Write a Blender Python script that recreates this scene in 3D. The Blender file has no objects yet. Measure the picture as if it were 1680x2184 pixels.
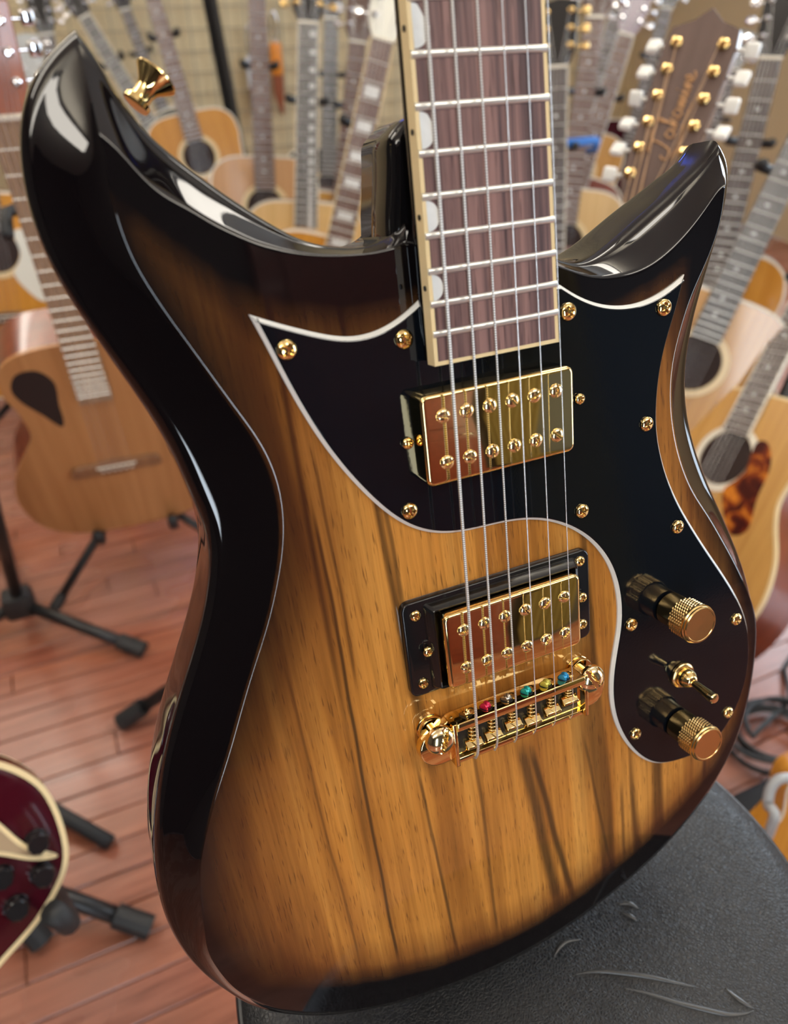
import bpy, bmesh, math, random
import numpy as np
from mathutils import Vector, Matrix
from mathutils.geometry import delaunay_2d_cdt

rnd = random.Random(7)
scene = bpy.context.scene
COL = scene.collection
MM = 0.001

# ------------------------------------------------------------------ camera
LEAN = math.radians(17.0)                       # the guitar leans back on the stool
SEAT_Z = 0.70
S_, C_ = math.sin(LEAN), math.cos(LEAN)
G_ROT = Matrix(((1, 0, 0), (0, S_, -C_), (0, C_, S_)))     # guitar axes -> world
G_ORG = Vector((0, 0, SEAT_Z + 0.1866))
CAM_G = Vector((-0.14689, 0.21959, 0.26836))               # camera in guitar axes
CAM_R = Matrix(((0.9122333, -0.1160611, 0.3928870),
                (0.2420007, 0.9264843, -0.2882058),
                (-0.3305541, 0.3579898, 0.8732567)))       # rows: right, up, back
F_PX = 1624.7
CAM_W = G_ORG + G_ROT @ CAM_G
AX_W = G_ROT @ CAM_R.transposed()                          # columns: right, up, back
cam_data = bpy.data.cameras.new('camera')
cam = bpy.data.objects.new('camera', cam_data)
COL.objects.link(cam)
cam.matrix_world = Matrix.Translation(CAM_W) @ AX_W.to_4x4()
cam_data.sensor_width = 36.0
cam_data.lens = F_PX / 2184.0 * 36.0
cam_data.clip_start = 0.01
cam_data.dof.use_dof = True
cam_data.dof.focus_distance = 0.345
cam_data.dof.aperture_fstop = 7.0
scene.camera = cam

# ------------------------------------------------------------------ world, lights, exposure
world = bpy.data.worlds.new('world')
scene.world = world
world.use_nodes = True
wn = world.node_tree.nodes
wn['Background'].inputs[0].default_value = (0.62, 0.78, 1.0, 1)
wn['Background'].inputs[1].default_value = 1.6

def area_light(name, loc, target, sx, sy, power, color):
    d = bpy.data.lights.new(name, 'AREA')
    d.shape = 'RECTANGLE'; d.size = sx; d.size_y = sy
    d.energy = power; d.color = color
    o = bpy.data.objects.new(name, d)
    o.location = loc
    o.rotation_euler = (Vector(target) - Vector(loc)).to_track_quat('-Z', 'Y').to_euler()
    COL.objects.link(o)
    return o
# daylight of the shop front (behind and to the left of the camera) and of the side window
area_light('daylight_front', (-0.76, -2.44, 1.15), (-0.76, 0, 1.15), 0.34, 1.6, 22, (0.80, 0.90, 1.0))
area_light('daylight_side', (3.14, 1.45, 1.60), (0, 1.45, 1.60), 1.6, 1.5, 62, (0.76, 0.88, 1.0))
area_light('daylight_door', (3.14, -1.4, 1.15), (0, -1.4, 1.15), 0.95, 2.0, 42, (0.76, 0.88, 1.0))
scene.view_settings.view_transform = 'Standard'
scene.view_settings.look = 'None'
scene.view_settings.exposure = 0.0
scene.view_settings.gamma = 1.0
scene.view_settings.use_curve_mapping = False

# ------------------------------------------------------------------ helpers
def PX(px, py, depth):
    """world point seen at a place of the photograph, at a given depth along the view axis"""
    v = Vector(((px - 840.0) / F_PX * depth, (1092.0 - py) / F_PX * depth, -depth))
    return CAM_W + AX_W @ v

def ray(px, py):
    return (PX(px, py, 1.0) - CAM_W)

def on_z(px, py, z):
    r = ray(px, py)
    return CAM_W + r * ((z - CAM_W.z) / r.z)

def empty(name, label=None, cat=None, group=None, mat=None, parent=None):
    o = bpy.data.objects.new(name, None)
    o.empty_display_size = 0.02
    COL.objects.link(o)
    if mat is not None: o.matrix_world = mat
    if parent is not None: o.parent = parent
    tag(o, label, cat, group)
    return o

def tag(o, label=None, cat=None, group=None, kind=None):
    if label: o['label'] = label
    if cat: o['category'] = cat
    if group: o['group'] = group
    if kind: o['kind'] = kind
    return o

def link_mesh(name, me, mat=None, parent=None):
    o = bpy.data.objects.new(name, me)
    COL.objects.link(o)
    if mat is not None and len(me.materials) == 0: me.materials.append(mat)
    if parent is not None: o.parent = parent
    return o

def mk(name, v, f, mat=None, parent=None, smooth=False, auto=None):
    me = bpy.data.meshes.new(name)
    me.from_pydata([tuple(p) for p in v], [], [tuple(q) for q in f])
    me.validate()
    if smooth:
        me.polygons.foreach_set('use_smooth', [True] * len(me.polygons))
    if auto is not None:
        me.polygons.foreach_set('use_smooth', [True] * len(me.polygons))
        me.set_sharp_from_angle(angle=math.radians(auto))
    me.update()
    return link_mesh(name, me, mat, parent)

def dup(o, parent=None, loc=None, rot=None, scale=None):
    c = o.copy(); COL.objects.link(c)
    if parent is not None: c.parent = parent
    if loc is not None: c.location = loc
    if rot is not None: c.rotation_euler = rot
    if scale is not None: c.scale = scale
    return c

def catmull(pts, n=6, closed=False):
    P = [np.array(p, float) for p in pts]
    out = []
    m = len(P)
    rng_ = range(m if closed else m - 1)
    for i in rng_:
        if closed: a, b, c, d = P[(i - 1) % m], P[i], P[(i + 1) % m], P[(i + 2) % m]
        else:
            b, c = P[i], P[i + 1]
            a = P[i - 1] if i > 0 else 2 * b - c
            d = P[i + 2] if i + 2 < m else 2 * c - b
        for k in range(n):
            t = k / n
            out.append(0.5 * (2 * b + (c - a) * t + (2 * a - 5 * b + 4 * c - d) * t * t + (3 * b - a - 3 * c + d) * t ** 3))
    if not closed: out.append(P[-1])
    return np.array(out)

def resample(pts, n, closed=False, end=True):
    P = np.array(pts, float)
    if closed: P = np.vstack([P, P[:1]])
    s = np.r_[0, np.cumsum(np.linalg.norm(np.diff(P, axis=0), axis=1))]
    t = np.linspace(0, s[-1], n, endpoint=end)
    return np.column_stack([np.interp(t, s, P[:, k]) for k in range(P.shape[1])])

def smooth_open(P, it=6):
    P = P.copy()
    for _ in range(it):
        P[1:-1] = 0.25 * P[:-2] + 0.5 * P[1:-1] + 0.25 * P[2:]
    return P

def tube(pts, r, n=8, caps=True):
    P = [Vector(p) for p in pts]
    rr = r if hasattr(r, '__len__') else [r] * len(P)
    v, f = [], []
    t0 = (P[1] - P[0]).normalized()
    ref = Vector((0, 0, 1)) if abs(t0.z) < 0.9 else Vector((1, 0, 0))
    u = t0.cross(ref).normalized()
    for i, p in enumerate(P):
        if i == 0: t = P[1] - P[0]
        elif i == len(P) - 1: t = P[-1] - P[-2]
        else: t = P[i + 1] - P[i - 1]
        t = t.normalized()
        u = (u - t * u.dot(t))
        u = u.normalized() if u.length > 1e-9 else t.orthogonal().normalized()
        w = t.cross(u)
        for k in range(n):
            a = 2 * math.pi * k / n
            v.append(p + (u * math.cos(a) + w * math.sin(a)) * rr[i])
    for i in range(len(P) - 1):
        for k in range(n):
            a, b = i * n + k, i * n + (k + 1) % n
            f.append((a, b, b + n, a + n))
    if caps:
        f.append(tuple(range(n - 1, -1, -1)))
        m = (len(P) - 1) * n
        f.append(tuple(m + k for k in range(n)))
    return v, f

def merge(*vf):
    V, F = [], []
    for v, f in vf:
        b = len(V)
        V += [tuple(p) for p in v]
        F += [tuple(i + b for i in q) for q in f]
    return V, F

def lathe(profile, n=32, M=None):
    """profile: (r, z) list from the bottom up, closed with caps at r = 0 ends"""
    v, f = [], []
    for (r, z) in profile:
        for k in range(n):
            a = 2 * math.pi * k / n
            v.append(Vector((r * math.cos(a), r * math.sin(a), z)))
    for i in range(len(profile) - 1):
        for k in range(n):
            a, b = i * n + k, i * n + (k + 1) % n
            f.append((a, b, b + n, a + n))
    f.append(tuple(range(n - 1, -1, -1)))
    m = (len(profile) - 1) * n
    f.append(tuple(m + k for k in range(n)))
    if M is not None: v = [M @ p for p in v]
    return v, f

def box(x0, x1, y0, y1, z0, z1, M=None):
    v = [Vector((x, y, z)) for z in (z0, z1) for y in (y0, y1) for x in (x0, x1)]
    f = [(0, 2, 3, 1), (4, 5, 7, 6), (0, 1, 5, 4), (2, 6, 7, 3), (0, 4, 6, 2), (1, 3, 7, 5)]
    if M is not None: v = [M @ p for p in v]
    return v, f

def bevelled(vf, w, seg=2, angle=30):
    v, f = vf
    bm = bmesh.new()
    vs = [bm.verts.new(p) for p in v]
    for q in f: bm.faces.new([vs[i] for i in q])
    bmesh.ops.recalc_face_normals(bm, faces=bm.faces)
    es = [e for e in bm.edges if len(e.link_faces) == 2 and e.calc_face_angle(0) > math.radians(angle)]
    bmesh.ops.bevel(bm, geom=es, offset=w, segments=seg, affect='EDGES', profile=0.5, clamp_overlap=True)
    bm.verts.index_update()
    V = [p.co.copy() for p in bm.verts]; F = [tuple(q.index for q in p.verts) for p in bm.faces]
    bm.free()
    return V, F

def rounded_rect(x0, x1, y0, y1, r, n=5):
    out = []
    for cx, cy, a0 in ((x1 - r, y1 - r, 0), (x0 + r, y1 - r, 90), (x0 + r, y0 + r, 180), (x1 - r, y0 + r, 270)):
        for k in range(n + 1):
            a = math.radians(a0 + 90 * k / n)
            out.append((cx + r * math.cos(a), cy + r * math.sin(a)))
    return out

def inset(poly, d):
    """move a CCW polygon inwards by d"""
    P = np.array(poly, float)
    m = len(P)
    out = []
    for i in range(m):
        a, b, c = P[i - 1], P[i], P[(i + 1) % m]
        e1, e2 = b - a, c - b
        e1 = e1 / (np.linalg.norm(e1) + 1e-12); e2 = e2 / (np.linalg.norm(e2) + 1e-12)
        n1, n2 = np.array((-e1[1], e1[0])), np.array((-e2[1], e2[0]))
        nn = n1 + n2
        L = np.linalg.norm(nn)
        nn = nn / L if L > 1e-9 else n1
        k = 1.0 / max(0.35, float(nn @ n1))
        out.append(b + nn * d * k)
    return np.array(out)

def loft(rings, cap0=True, cap1=True):
    """rings of equal length, each a list of 3-D points"""
    n = len(rings[0]); v = []; f = []
    for r in rings: v += [tuple(p) for p in r]
    for i in range(len(rings) - 1):
        for k in range(n):
            a, b = i * n + k, i * n + (k + 1) % n
            f.append((a, b, b + n, a + n))
    if cap0: f.append(tuple(range(n - 1, -1, -1)))
    if cap1:
        m = (len(rings) - 1) * n
        f.append(tuple(m + k for k in range(n)))
    return v, f

def plate(poly, z0, z1, bev=0.0, seg=2):
    """upright prism over a CCW polygon with a rounded upper edge"""
    rings = [[(p[0], p[1], z0) for p in poly]]
    if bev > 0:
        for k in range(seg + 1):
            a = math.pi / 2 * k / seg
            q = inset(poly, bev * (1 - math.cos(a)))
            rings.append([(p[0], p[1], z1 - bev + bev * math.sin(a)) for p in q])
    else:
        rings.append([(p[0], p[1], z1) for p in poly])
    return loft(rings)

def mm(vf):
    v, f = vf
    return [Vector(p) * MM for p in v], f

def offset_vf(vf, d):
    d = Vector(d)
    return [Vector(p) + d for p in vf[0]], vf[1]

# ------------------------------------------------------------------ materials
def new_mat(name):
    m = bpy.data.materials.new(name); m.use_nodes = True
    nt = m.node_tree
    return m, nt, nt.nodes['Principled BSDF']

def M_(name, col, rough=0.5, metal=0.0, coat=0.0, spec=0.5, noise=0.0, nscale=60, bump=0.0, bscale=200, stretch=(1, 1, 1)):
    m, nt, b = new_mat(name)
    b.inputs['Base Color'].default_value = (*col, 1)
    b.inputs['Roughness'].default_value = rough
    b.inputs['Metallic'].default_value = metal
    b.inputs['Specular IOR Level'].default_value = spec
    if coat:
        b.inputs['Coat Weight'].default_value = coat
        b.inputs['Coat Roughness'].default_value = 0.04
    if noise or bump:
        tc = nt.nodes.new('ShaderNodeTexCoord'); mp = nt.nodes.new('ShaderNodeMapping')
        mp.inputs['Scale'].default_value = stretch
        nt.links.new(tc.outputs['Object'], mp.inputs[0])
    if noise:
        n = nt.nodes.new('ShaderNodeTexNoise'); n.inputs['Scale'].default_value = nscale; n.inputs['Detail'].default_value = 4
        nt.links.new(mp.outputs[0], n.inputs['Vector'])
        mx = nt.nodes.new('ShaderNodeMix'); mx.data_type = 'RGBA'
        mx.inputs['A'].default_value = (*[c * (1 - noise) for c in col], 1)
        mx.inputs['B'].default_value = (*[min(1, c * (1 + noise)) for c in col], 1)
        nt.links.new(n.outputs['Fac'], mx.inputs['Factor'])
        nt.links.new(mx.outputs['Result'], b.inputs['Base Color'])
    if bump:
        n2 = nt.nodes.new('ShaderNodeTexNoise'); n2.inputs['Scale'].default_value = bscale; n2.inputs['Detail'].default_value = 3
        nt.links.new(mp.outputs[0], n2.inputs['Vector'])
        bp = nt.nodes.new('ShaderNodeBump'); bp.inputs['Strength'].default_value = bump; bp.inputs['Distance'].default_value = 0.001
        nt.links.new(n2.outputs['Fac'], bp.inputs['Height'])
        nt.links.new(bp.outputs['Normal'], b.inputs['Normal'])
    return m

class NT:
    """tiny node-building helper"""
    def __init__(s, nt): s.nt = nt
    def n(s, t, **kw):
        o = s.nt.nodes.new(t)
        for k, v in kw.items(): setattr(o, k, v)
        return o
    def l(s, a, b): s.nt.links.new(a, b)
    def noise(s, vec, scale, detail=3, rough=0.5, dist=0.0):
        o = s.n('ShaderNodeTexNoise'); o.inputs['Scale'].default_value = scale
        o.inputs['Detail'].default_value = detail; o.inputs['Roughness'].default_value = rough
        o.inputs['Distortion'].default_value = dist
        s.l(vec, o.inputs['Vector']); return o.outputs['Fac']
    def mapping(s, vec, scale, loc=(0, 0, 0), rot=(0, 0, 0)):
        o = s.n('ShaderNodeMapping'); o.inputs['Scale'].default_value = scale
        o.inputs['Location'].default_value = loc; o.inputs['Rotation'].default_value = rot
        s.l(vec, o.inputs[0]); return o.outputs[0]
    def ramp(s, fac, stops, interp='LINEAR'):
        o = s.n('ShaderNodeValToRGB'); cr = o.color_ramp; cr.interpolation = interp
        while len(cr.elements) < len(stops): cr.elements.new(0.5)
        for e, (p, c) in zip(cr.elements, stops):
            e.position = p; e.color = (*c, 1) if len(c) == 3 else c
        s.l(fac, o.inputs[0]); return o.outputs[0]
    def mix(s, fac, a, b, mode='MIX'):
        o = s.n('ShaderNodeMix', data_type='RGBA', blend_type=mode)
        for key, val in (('Factor', fac), ('A', a), ('B', b)):
            if isinstance(val, (int, float)): o.inputs[key].default_value = val
            elif isinstance(val, tuple): o.inputs[key].default_value = (*val, 1)
            else: s.l(val, o.inputs[key])
        return o.outputs['Result']
    def math(s, op, a, b=None):
        o = s.n('ShaderNodeMath', operation=op)
        for i, val in enumerate((a, b)):
            if val is None: continue
            if isinstance(val, (int, float)): o.inputs[i].default_value = val
            else: s.l(val, o.inputs[i])
        return o.outputs[0]

def burst_material():
    m, nt, b = new_mat('sunburst_lacquer'); N = NT(nt)
    tc = N.n('ShaderNodeTexCoord').outputs['Object']
    at = N.n('ShaderNodeAttribute'); at.attribute_name = 'burst'
    # broad figure bands along the grain
    warp = N.mapping(tc, (1, 1, 1), rot=(0, 0, math.radians(-2.0)))
    wv = N.mapping(warp, (42, 2.2, 5))
    bands = N.noise(wv, 1.0, 5, 0.55, 0.5)
    fine = N.noise(N.mapping(warp, (420, 9, 20)), 1.0, 4, 0.6, 0.2)
    pores = N.noise(N.mapping(warp, (1300, 75, 60)), 1.0, 2, 0.5)
    lines = N.noise(N.mapping(warp, (24, 1.1, 3), loc=(3.1, 0, 0)), 1.0, 2, 0.45, 0.25)
    amber = N.ramp(bands, [(0.27, (0.17, 0.060, 0.014)), (0.40, (0.35, 0.135, 0.026)), (0.52, (0.54, 0.225, 0.042)), (0.72, (0.66, 0.315, 0.070))])
    amber = N.mix(N.math('MULTIPLY', N.ramp(fine, [(0.35, (1, 1, 1)), (0.6, (0, 0, 0))]), 0.45), amber, (0.20, 0.08, 0.016))
    amber = N.mix(N.math('MULTIPLY', N.ramp(pores, [(0.30, (1, 1, 1)), (0.40, (0, 0, 0))]), 0.62), amber, (0.075, 0.032, 0.012))
    ink = N.ramp(N.math('ABSOLUTE', N.math('SUBTRACT', lines, 0.5)), [(0.0, (1, 1, 1)), (0.008, (0.9, 0.9, 0.9)), (0.03, (0, 0, 0))])
    inkmask = N.ramp(N.noise(N.mapping(warp, (13, 3.2, 2), loc=(7.7, 2, 0)), 1.0, 2), [(0.46, (0, 0, 0)), (0.6, (1, 1, 1))])
    amber = N.mix(N.math('MULTIPLY', N.math('MULTIPLY', ink, inkmask), 0.8), amber, (0.035, 0.02, 0.01))
    # the long dark mineral lines of this particular top (x at y = 0, slope, half width, y range), metres
    sp = N.n('ShaderNodeSeparateXYZ'); N.l(tc, sp.inputs[0])
    wob = N.math('MULTIPLY', N.math('SUBTRACT', N.noise(N.mapping(tc, (20, 9, 5)), 1.0, 2), 0.5), 0.006)
    for x0, k, w, ya, yb, st in ((-.0756, -.0233, .0007, -.135, .125, .85), (.0002, -.154, .0028, -.150, -.018, .80), (.0040, -.196, .0017, -.150, -.022, .85), (-.0502, -.068, .0007, -.150, -.010, .7),
                                 (-.0211, -.039, .0008, -.150, .015, .6), (-.0455, -.03, .0009, .055, .130, .7), (-.0715, -.02, .0006, .03, .150, .6), (.036, -.16, .0008, -.150, -.03, .6), (.062, -.03, .0009, -.14, -.07, .6), (.016, -.03, .0008, .02, .09, .45), (-.098, -.05, .0005, -.12, .06, .45)):
        dx = N.math('SUBTRACT', N.math('SUBTRACT', sp.outputs[0], N.math('ADD', N.math('MULTIPLY', sp.outputs[1], k), x0)), wob)
        q = N.math('DIVIDE', N.math('ABSOLUTE', dx), w)
        mk_ = N.n('ShaderNodeMapRange', interpolation_type='SMOOTHSTEP'); N.l(q, mk_.inputs[0])
        mk_.inputs[1].default_value = .3; mk_.inputs[2].default_value = 1.9; mk_.inputs[3].default_value = st; mk_.inputs[4].default_value = 0
        yr = []
        for (e0, e1) in ((ya, ya + .02), (yb, yb - .02)):
            r_ = N.n('ShaderNodeMapRange', interpolation_type='SMOOTHSTEP'); N.l(sp.outputs[1], r_.inputs[0])
            if e0 < e1: r_.inputs[1].default_value = e0; r_.inputs[2].default_value = e1; r_.inputs[3].default_value = 0; r_.inputs[4].default_value = 1
            else: r_.inputs[1].default_value = e1; r_.inputs[2].default_value = e0; r_.inputs[3].default_value = 1; r_.inputs[4].default_value = 0
            yr.append(r_.outputs[0])
        amber = N.mix(N.math('MULTIPLY', mk_.outputs[0], N.math('MULTIPLY', yr[0], yr[1])), amber, (0.045, 0.026, 0.012))
    # burst: 0 rim (black) .. 1 centre (amber); the stain has a slightly uneven edge
    soft = N.math('ADD', at.outputs['Fac'], N.math('MULTIPLY', N.math('SUBTRACT', bands, 0.5), 0.10))
    brown = N.mix(N.ramp(soft, [(0.40, (0, 0, 0)), (0.98, (1, 1, 1))]), N.mix(0.72, amber, (0.055, 0.013, 0.008)), amber)
    col = N.mix(N.ramp(soft, [(0.20, (0, 0, 0)), (0.52, (1, 1, 1))]), (0.0035, 0.0025, 0.003), brown)
    N.l(col, b.inputs['Base Color'])
    b.inputs['Roughness'].default_value = 0.035
    b.inputs['Specular IOR Level'].default_value = 0.55
    return m

def fingerboard_material(name='rosewood', a=(0.062, 0.038, 0.042), c=(0.275, 0.155, 0.138), rough=0.38):
    m, nt, b = new_mat(name); N = NT(nt)
    tc = N.n('ShaderNodeTexCoord').outputs['Object']
    f1 = N.noise(N.mapping(tc, (260, 4, 30)), 1.0, 5, 0.62, 0.3)
    f2 = N.noise(N.mapping(tc, (900, 45, 60)), 1.0, 2, 0.5)
    col = N.ramp(f1, [(0.35, a), (0.62, c)])
    col = N.mix(N.math('MULTIPLY', N.ramp(f2, [(0.3, (1, 1, 1)), (0.42, (0, 0, 0))]), 0.6), col, (0.03, 0.012, 0.012))
    N.l(col, b.inputs['Base Color'])
    b.inputs['Roughness'].default_value = rough
    return m

def wood_material(name, c0, c1, sx=60, sy=3, rough=0.28, coat=0.6):
    m, nt, b = new_mat(name); N = NT(nt)
    tc = N.n('ShaderNodeTexCoord').outputs['Object']
    f1 = N.noise(N.mapping(tc, (sx, sy, sx)), 1.0, 4, 0.55, 0.3)
    N.l(N.ramp(f1, [(0.3, c0), (0.7, c1)]), b.inputs['Base Color'])
    b.inputs['Roughness'].default_value = rough
    b.inputs['Coat Weight'].default_value = coat; b.inputs['Coat Roughness'].default_value = 0.08
    return m

def string_material():
    m, nt, b = new_mat('wound_string'); N = NT(nt)
    tc = N.n('ShaderNodeTexCoord').outputs['Object']
    w = N.n('ShaderNodeTexWave', wave_type='BANDS', bands_direction='Y'); w.inputs['Scale'].default_value = 340
    N.l(tc, w.inputs['Vector'])
    N.l(N.ramp(w.outputs['Fac'], [(0.2, (0.40, 0.38, 0.35)), (0.7, (0.86, 0.84, 0.80))]), b.inputs['Base Color'])
    b.inputs['Metallic'].default_value = 0.6; b.inputs['Roughness'].default_value = 0.35
    return m

BURST = burst_material()
BLACK_GLOSS = M_('black_lacquer', (0.004, 0.0035, 0.004), 0.035, spec=0.55)
GUARD_BLACK = M_('black_pickguard_plastic', (0.003, 0.0045, 0.007), 0.07, spec=0.38, bump=0.015, bscale=900)
GUARD_WHITE = M_('white_ply_edge', (0.80, 0.80, 0.76), 0.25)
RING_BLACK = M_('black_ring_plastic', (0.008, 0.008, 0.009), 0.12, spec=0.5)
GOLD = M_('gold_plate', (0.90, 0.68, 0.30), 0.045, metal=1.0)
GOLD_PALE = M_('pale_gold_plate', (0.90, 0.73, 0.42), 0.12, metal=1.0)
GOLD_SOFT = M_('satin_gold', (0.78, 0.55, 0.24), 0.22, metal=1.0)
NICKEL = M_('nickel_fret_wire', (0.80, 0.81, 0.78), 0.34, metal=0.85)
STEEL = M_('plain_steel_string', (0.85, 0.85, 0.85), 0.25, metal=0.75)
WOUND = string_material()
ROSEWOOD = fingerboard_material()
CREAM = M_('cream_binding', (0.80, 0.64, 0.36), 0.28)
PEARL = M_('pearl_inlay', (0.74, 0.76, 0.75), 0.22, noise=0.18, nscale=150)
DOT_BLACK = M_('black_dot', (0.01, 0.01, 0.01), 0.4)
LEATHER = None
BALLS = [M_('brass_ball', (0.75, 0.5, 0.2), 0.2, metal=1), M_('red_ball', (0.62, 0.02, 0.08), 0.25, metal=0.5),
         M_('dark_silver_ball', (0.5, 0.42, 0.34), 0.25, metal=0.9), M_('teal_ball', (0.02, 0.42, 0.40), 0.25, metal=0.4),
         M_('yellow_ball', (0.62, 0.56, 0.10), 0.25, metal=0.4), M_('blue_ball', (0.03, 0.30, 0.62), 0.25, metal=0.4)]

# ================================================================== the stool
def leather_material():
    m, nt, b = new_mat('black_leather'); N = NT(nt)
    tc = N.n('ShaderNodeTexCoord').outputs['Object']
    v = N.n('ShaderNodeTexVoronoi'); v.inputs['Scale'].default_value = 520; v.feature = 'DISTANCE_TO_EDGE'
    wob = N.mix(0.003, tc, N.n('ShaderNodeTexNoise').outputs['Color'])
    N.l(wob, v.inputs['Vector'])
    big = N.noise(tc, 38, 4, 0.6)
    h = N.math('ADD', N.math('MULTIPLY', N.ramp(v.outputs['Distance'], [(0.0, (0, 0, 0)), (0.22, (1, 1, 1))]), 0.5), N.math('MULTIPLY', big, 1.4))
    bp = N.n('ShaderNodeBump'); bp.inputs['Strength'].default_value = 0.42; bp.inputs['Distance'].default_value = 0.0009
    N.l(h, bp.inputs['Height']); N.l(bp.outputs['Normal'], b.inputs['Normal'])
    N.l(N.ramp(big, [(0.3, (0.010, 0.0105, 0.012)), (0.7, (0.018, 0.0185, 0.020))]), b.inputs['Base Color'])
    b.inputs['Roughness'].default_value = 0.40
    b.inputs['Specular IOR Level'].default_value = 0.40
    return m
LEATHER = leather_material()
PIPING = M_('black_piping', (0.012, 0.012, 0.013), 0.35)
CHROME = M_('chrome', (0.75, 0.75, 0.77), 0.08, metal=1.0)
STITCH = M_('embossed_line', (0.050, 0.050, 0.050), 0.28)

SX, SY, SR = 0.023, -0.025, 0.1785
stool = empty('bar_stool', 'round black leather stool seat that the sunburst guitar stands on', 'stool', mat=Matrix.Translation((SX, SY, 0)))
prof = [(SR - 0.012, SEAT_Z - 0.075), (SR - 0.003, SEAT_Z - 0.070), (SR, SEAT_Z - 0.060), (SR + 0.001, SEAT_Z - 0.03), (SR, SEAT_Z - 0.012)]
mk('seat_side', *lathe(prof, 96), LEATHER, stool, smooth=True)
prof = [(SR - 0.001, SEAT_Z - 0.012), (SR - 0.0025, SEAT_Z - 0.0045)]
for k in range(1, 12):
    r = (SR - 0.0025) * (1 - k / 11.0) + 0.0004
    prof.append((r, SEAT_Z + 0.0005 * math.cos(0)))
mk('seat_top', *lathe(prof, 96), LEATHER, stool, smooth=True)
ringp = [((SR - 0.0015) * math.cos(a), (SR - 0.0015) * math.sin(a), SEAT_Z - 0.008) for a in np.linspace(0, 2 * math.pi, 121)]
mk('piping', *tube(ringp, 0.0024, 8, False), PIPING, stool, smooth=True)
mk('column', *lathe([(0.03, 0.03), (0.03, SEAT_Z - 0.075)], 24), CHROME, stool, auto=40)
mk('base', *lathe([(0.19, 0.0), (0.19, 0.008), (0.12, 0.02), (0.04, 0.035)], 48), CHROME, stool, auto=40)
fr = [(0.13 * math.cos(a), 0.13 * math.sin(a), 0.26) for a in np.linspace(0, 2 * math.pi, 61)]
mk('foot_ring', *tube(fr, 0.011, 8, False), CHROME, stool, smooth=True)
for a in (0.4, 0.4 + math.pi):
    mk('foot_ring_spoke', *tube([(0.02 * math.cos(a), 0.02 * math.sin(a), 0.26), (0.13 * math.cos(a), 0.13 * math.sin(a), 0.26)], 0.008, 8), CHROME, stool, smooth=True)
# embossed emblem on the seat (the strokes that can be seen in front of the guitar)
strokes = [[(1222, 2079), (1270, 2072), (1320, 2075), (1380, 2083), (1430, 2094), (1484, 2106)],
           [(1328, 2107), (1380, 2119), (1440, 2138), (1500, 2153), (1550, 2164), (1585, 2163), (1607, 2156)],
           [(1607, 2152), (1575, 2133), (1545, 2107)],
           [(1181, 2040), (1192, 2022), (1208, 2009), (1238, 2004)],
           [(1318, 1928), (1340, 1927), (1362, 1938)], [(1322, 1945), (1345, 1955), (1358, 1966)]]
for st in strokes:
    P = [on_z(a, b, SEAT_Z + 0.0003) - Vector((SX, SY, 0)) for a, b in st]
    P = catmull([tuple(p) for p in P], 6)
    n_ = len(P)
    rr = [0.0004 + 0.0012 * math.sin(math.pi * i / (n_ - 1)) for i in range(n_)]
    mk('emblem_line', *tube(P, rr, 6), STITCH, stool, smooth=True)

# ================================================================== the sunburst guitar
G_MAT = Matrix.Translation(G_ORG) @ G_ROT.to_4x4()
guitar = empty('electric_guitar', 'glossy sunburst solid body electric guitar with gold hardware standing on a leather stool', 'guitar', mat=G_MAT)
RIM_A = [(-22.4, 222.5), (-25.0, 216.7), (-31.2, 212.5), (-39.7, 211.0), (-48.8, 211.8), (-61.3, 215.2), (-70.8, 221.0), (-79.6, 227.7), (-88.0, 234.4), (-96.0, 241.7), (-102.4, 247.4), (-107.2, 252.5), (-112.7, 260.2), (-115.5, 266.2), (-118.5, 274.0), (-120.5, 279.6), (-123.5, 283.4)]
RIM_B1 = [(-123.4, 283.8), (-129.3, 281.6), (-136.8, 275.1), (-142.7, 268.0), (-146.0, 260.7), (-147.9, 253.1), (-149.6, 244.1), (-149.7, 234.7), (-149.5, 225.0), (-147.3, 214.7), (-143.6, 203.8), (-139.0, 192.4), (-134.2, 180.4), (-129.2, 167.8), (-125.2, 156.7), (-121.8, 145.3), (-120.8, 134.1), (-120.5, 124.6)]
RIM_B2 = [(-116.2, 118.6), (-115.8, 108.7), (-123.3, 85.7), (-130.6, 72.5), (-140.1, 54.3), (-149.1, 38.7), (-156.1, 23.2), (-162.5, 5.6), (-167.1, -10.6), (-171.8, -31.6)]
RIM_B3 = [(-172.4, -50.0), (-171.0, -66.2), (-168.0, -80.9), (-163.3, -94.3), (-156.2, -108.1), (-149.5, -118.8), (-145.7, -125.5), (-134.4, -136.0), (-122.4, -144.3), (-105.4, -154.2), (-87.1, -161.7), (-67.9, -166.7), (-43.2, -174.2), (-7.8, -179.0), (26.2, -175.4), (61.8, -165.0), (90.1, -152.4), (111.5, -143.4), (127.7, -132.1), (142.9, -119.8), (148.2, -115.8), (156.6, -100.9)]
RIM_B4 = [(164.2, -80.1), (167.5, -58.3), (169.2, -36.5), (168.6, -17.8), (165.3, -1.7), (157.5, 23.8), (146.3, 46.3), (135.8, 64.9), (125.7, 85.1), (119.2, 101.2), (114.4, 116.4), (113.1, 130.3), (113.6, 143.6), (116.0, 156.2), (121.0, 172.3), (127.3, 187.9), (132.2, 199.4), (135.0, 208.9), (136.1, 218.5), (136.3, 226.1), (134.6, 231.8), (130.5, 234.9)]
RIM_C = [(128.5, 234.8), (123.5, 228.7), (113.4, 222.2), (103.4, 215.7), (93.4, 210.2), (81.0, 203.1), (68.8, 197.0), (59.2, 193.9), (52.1, 193.5), (44.1, 196.4)]
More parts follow.
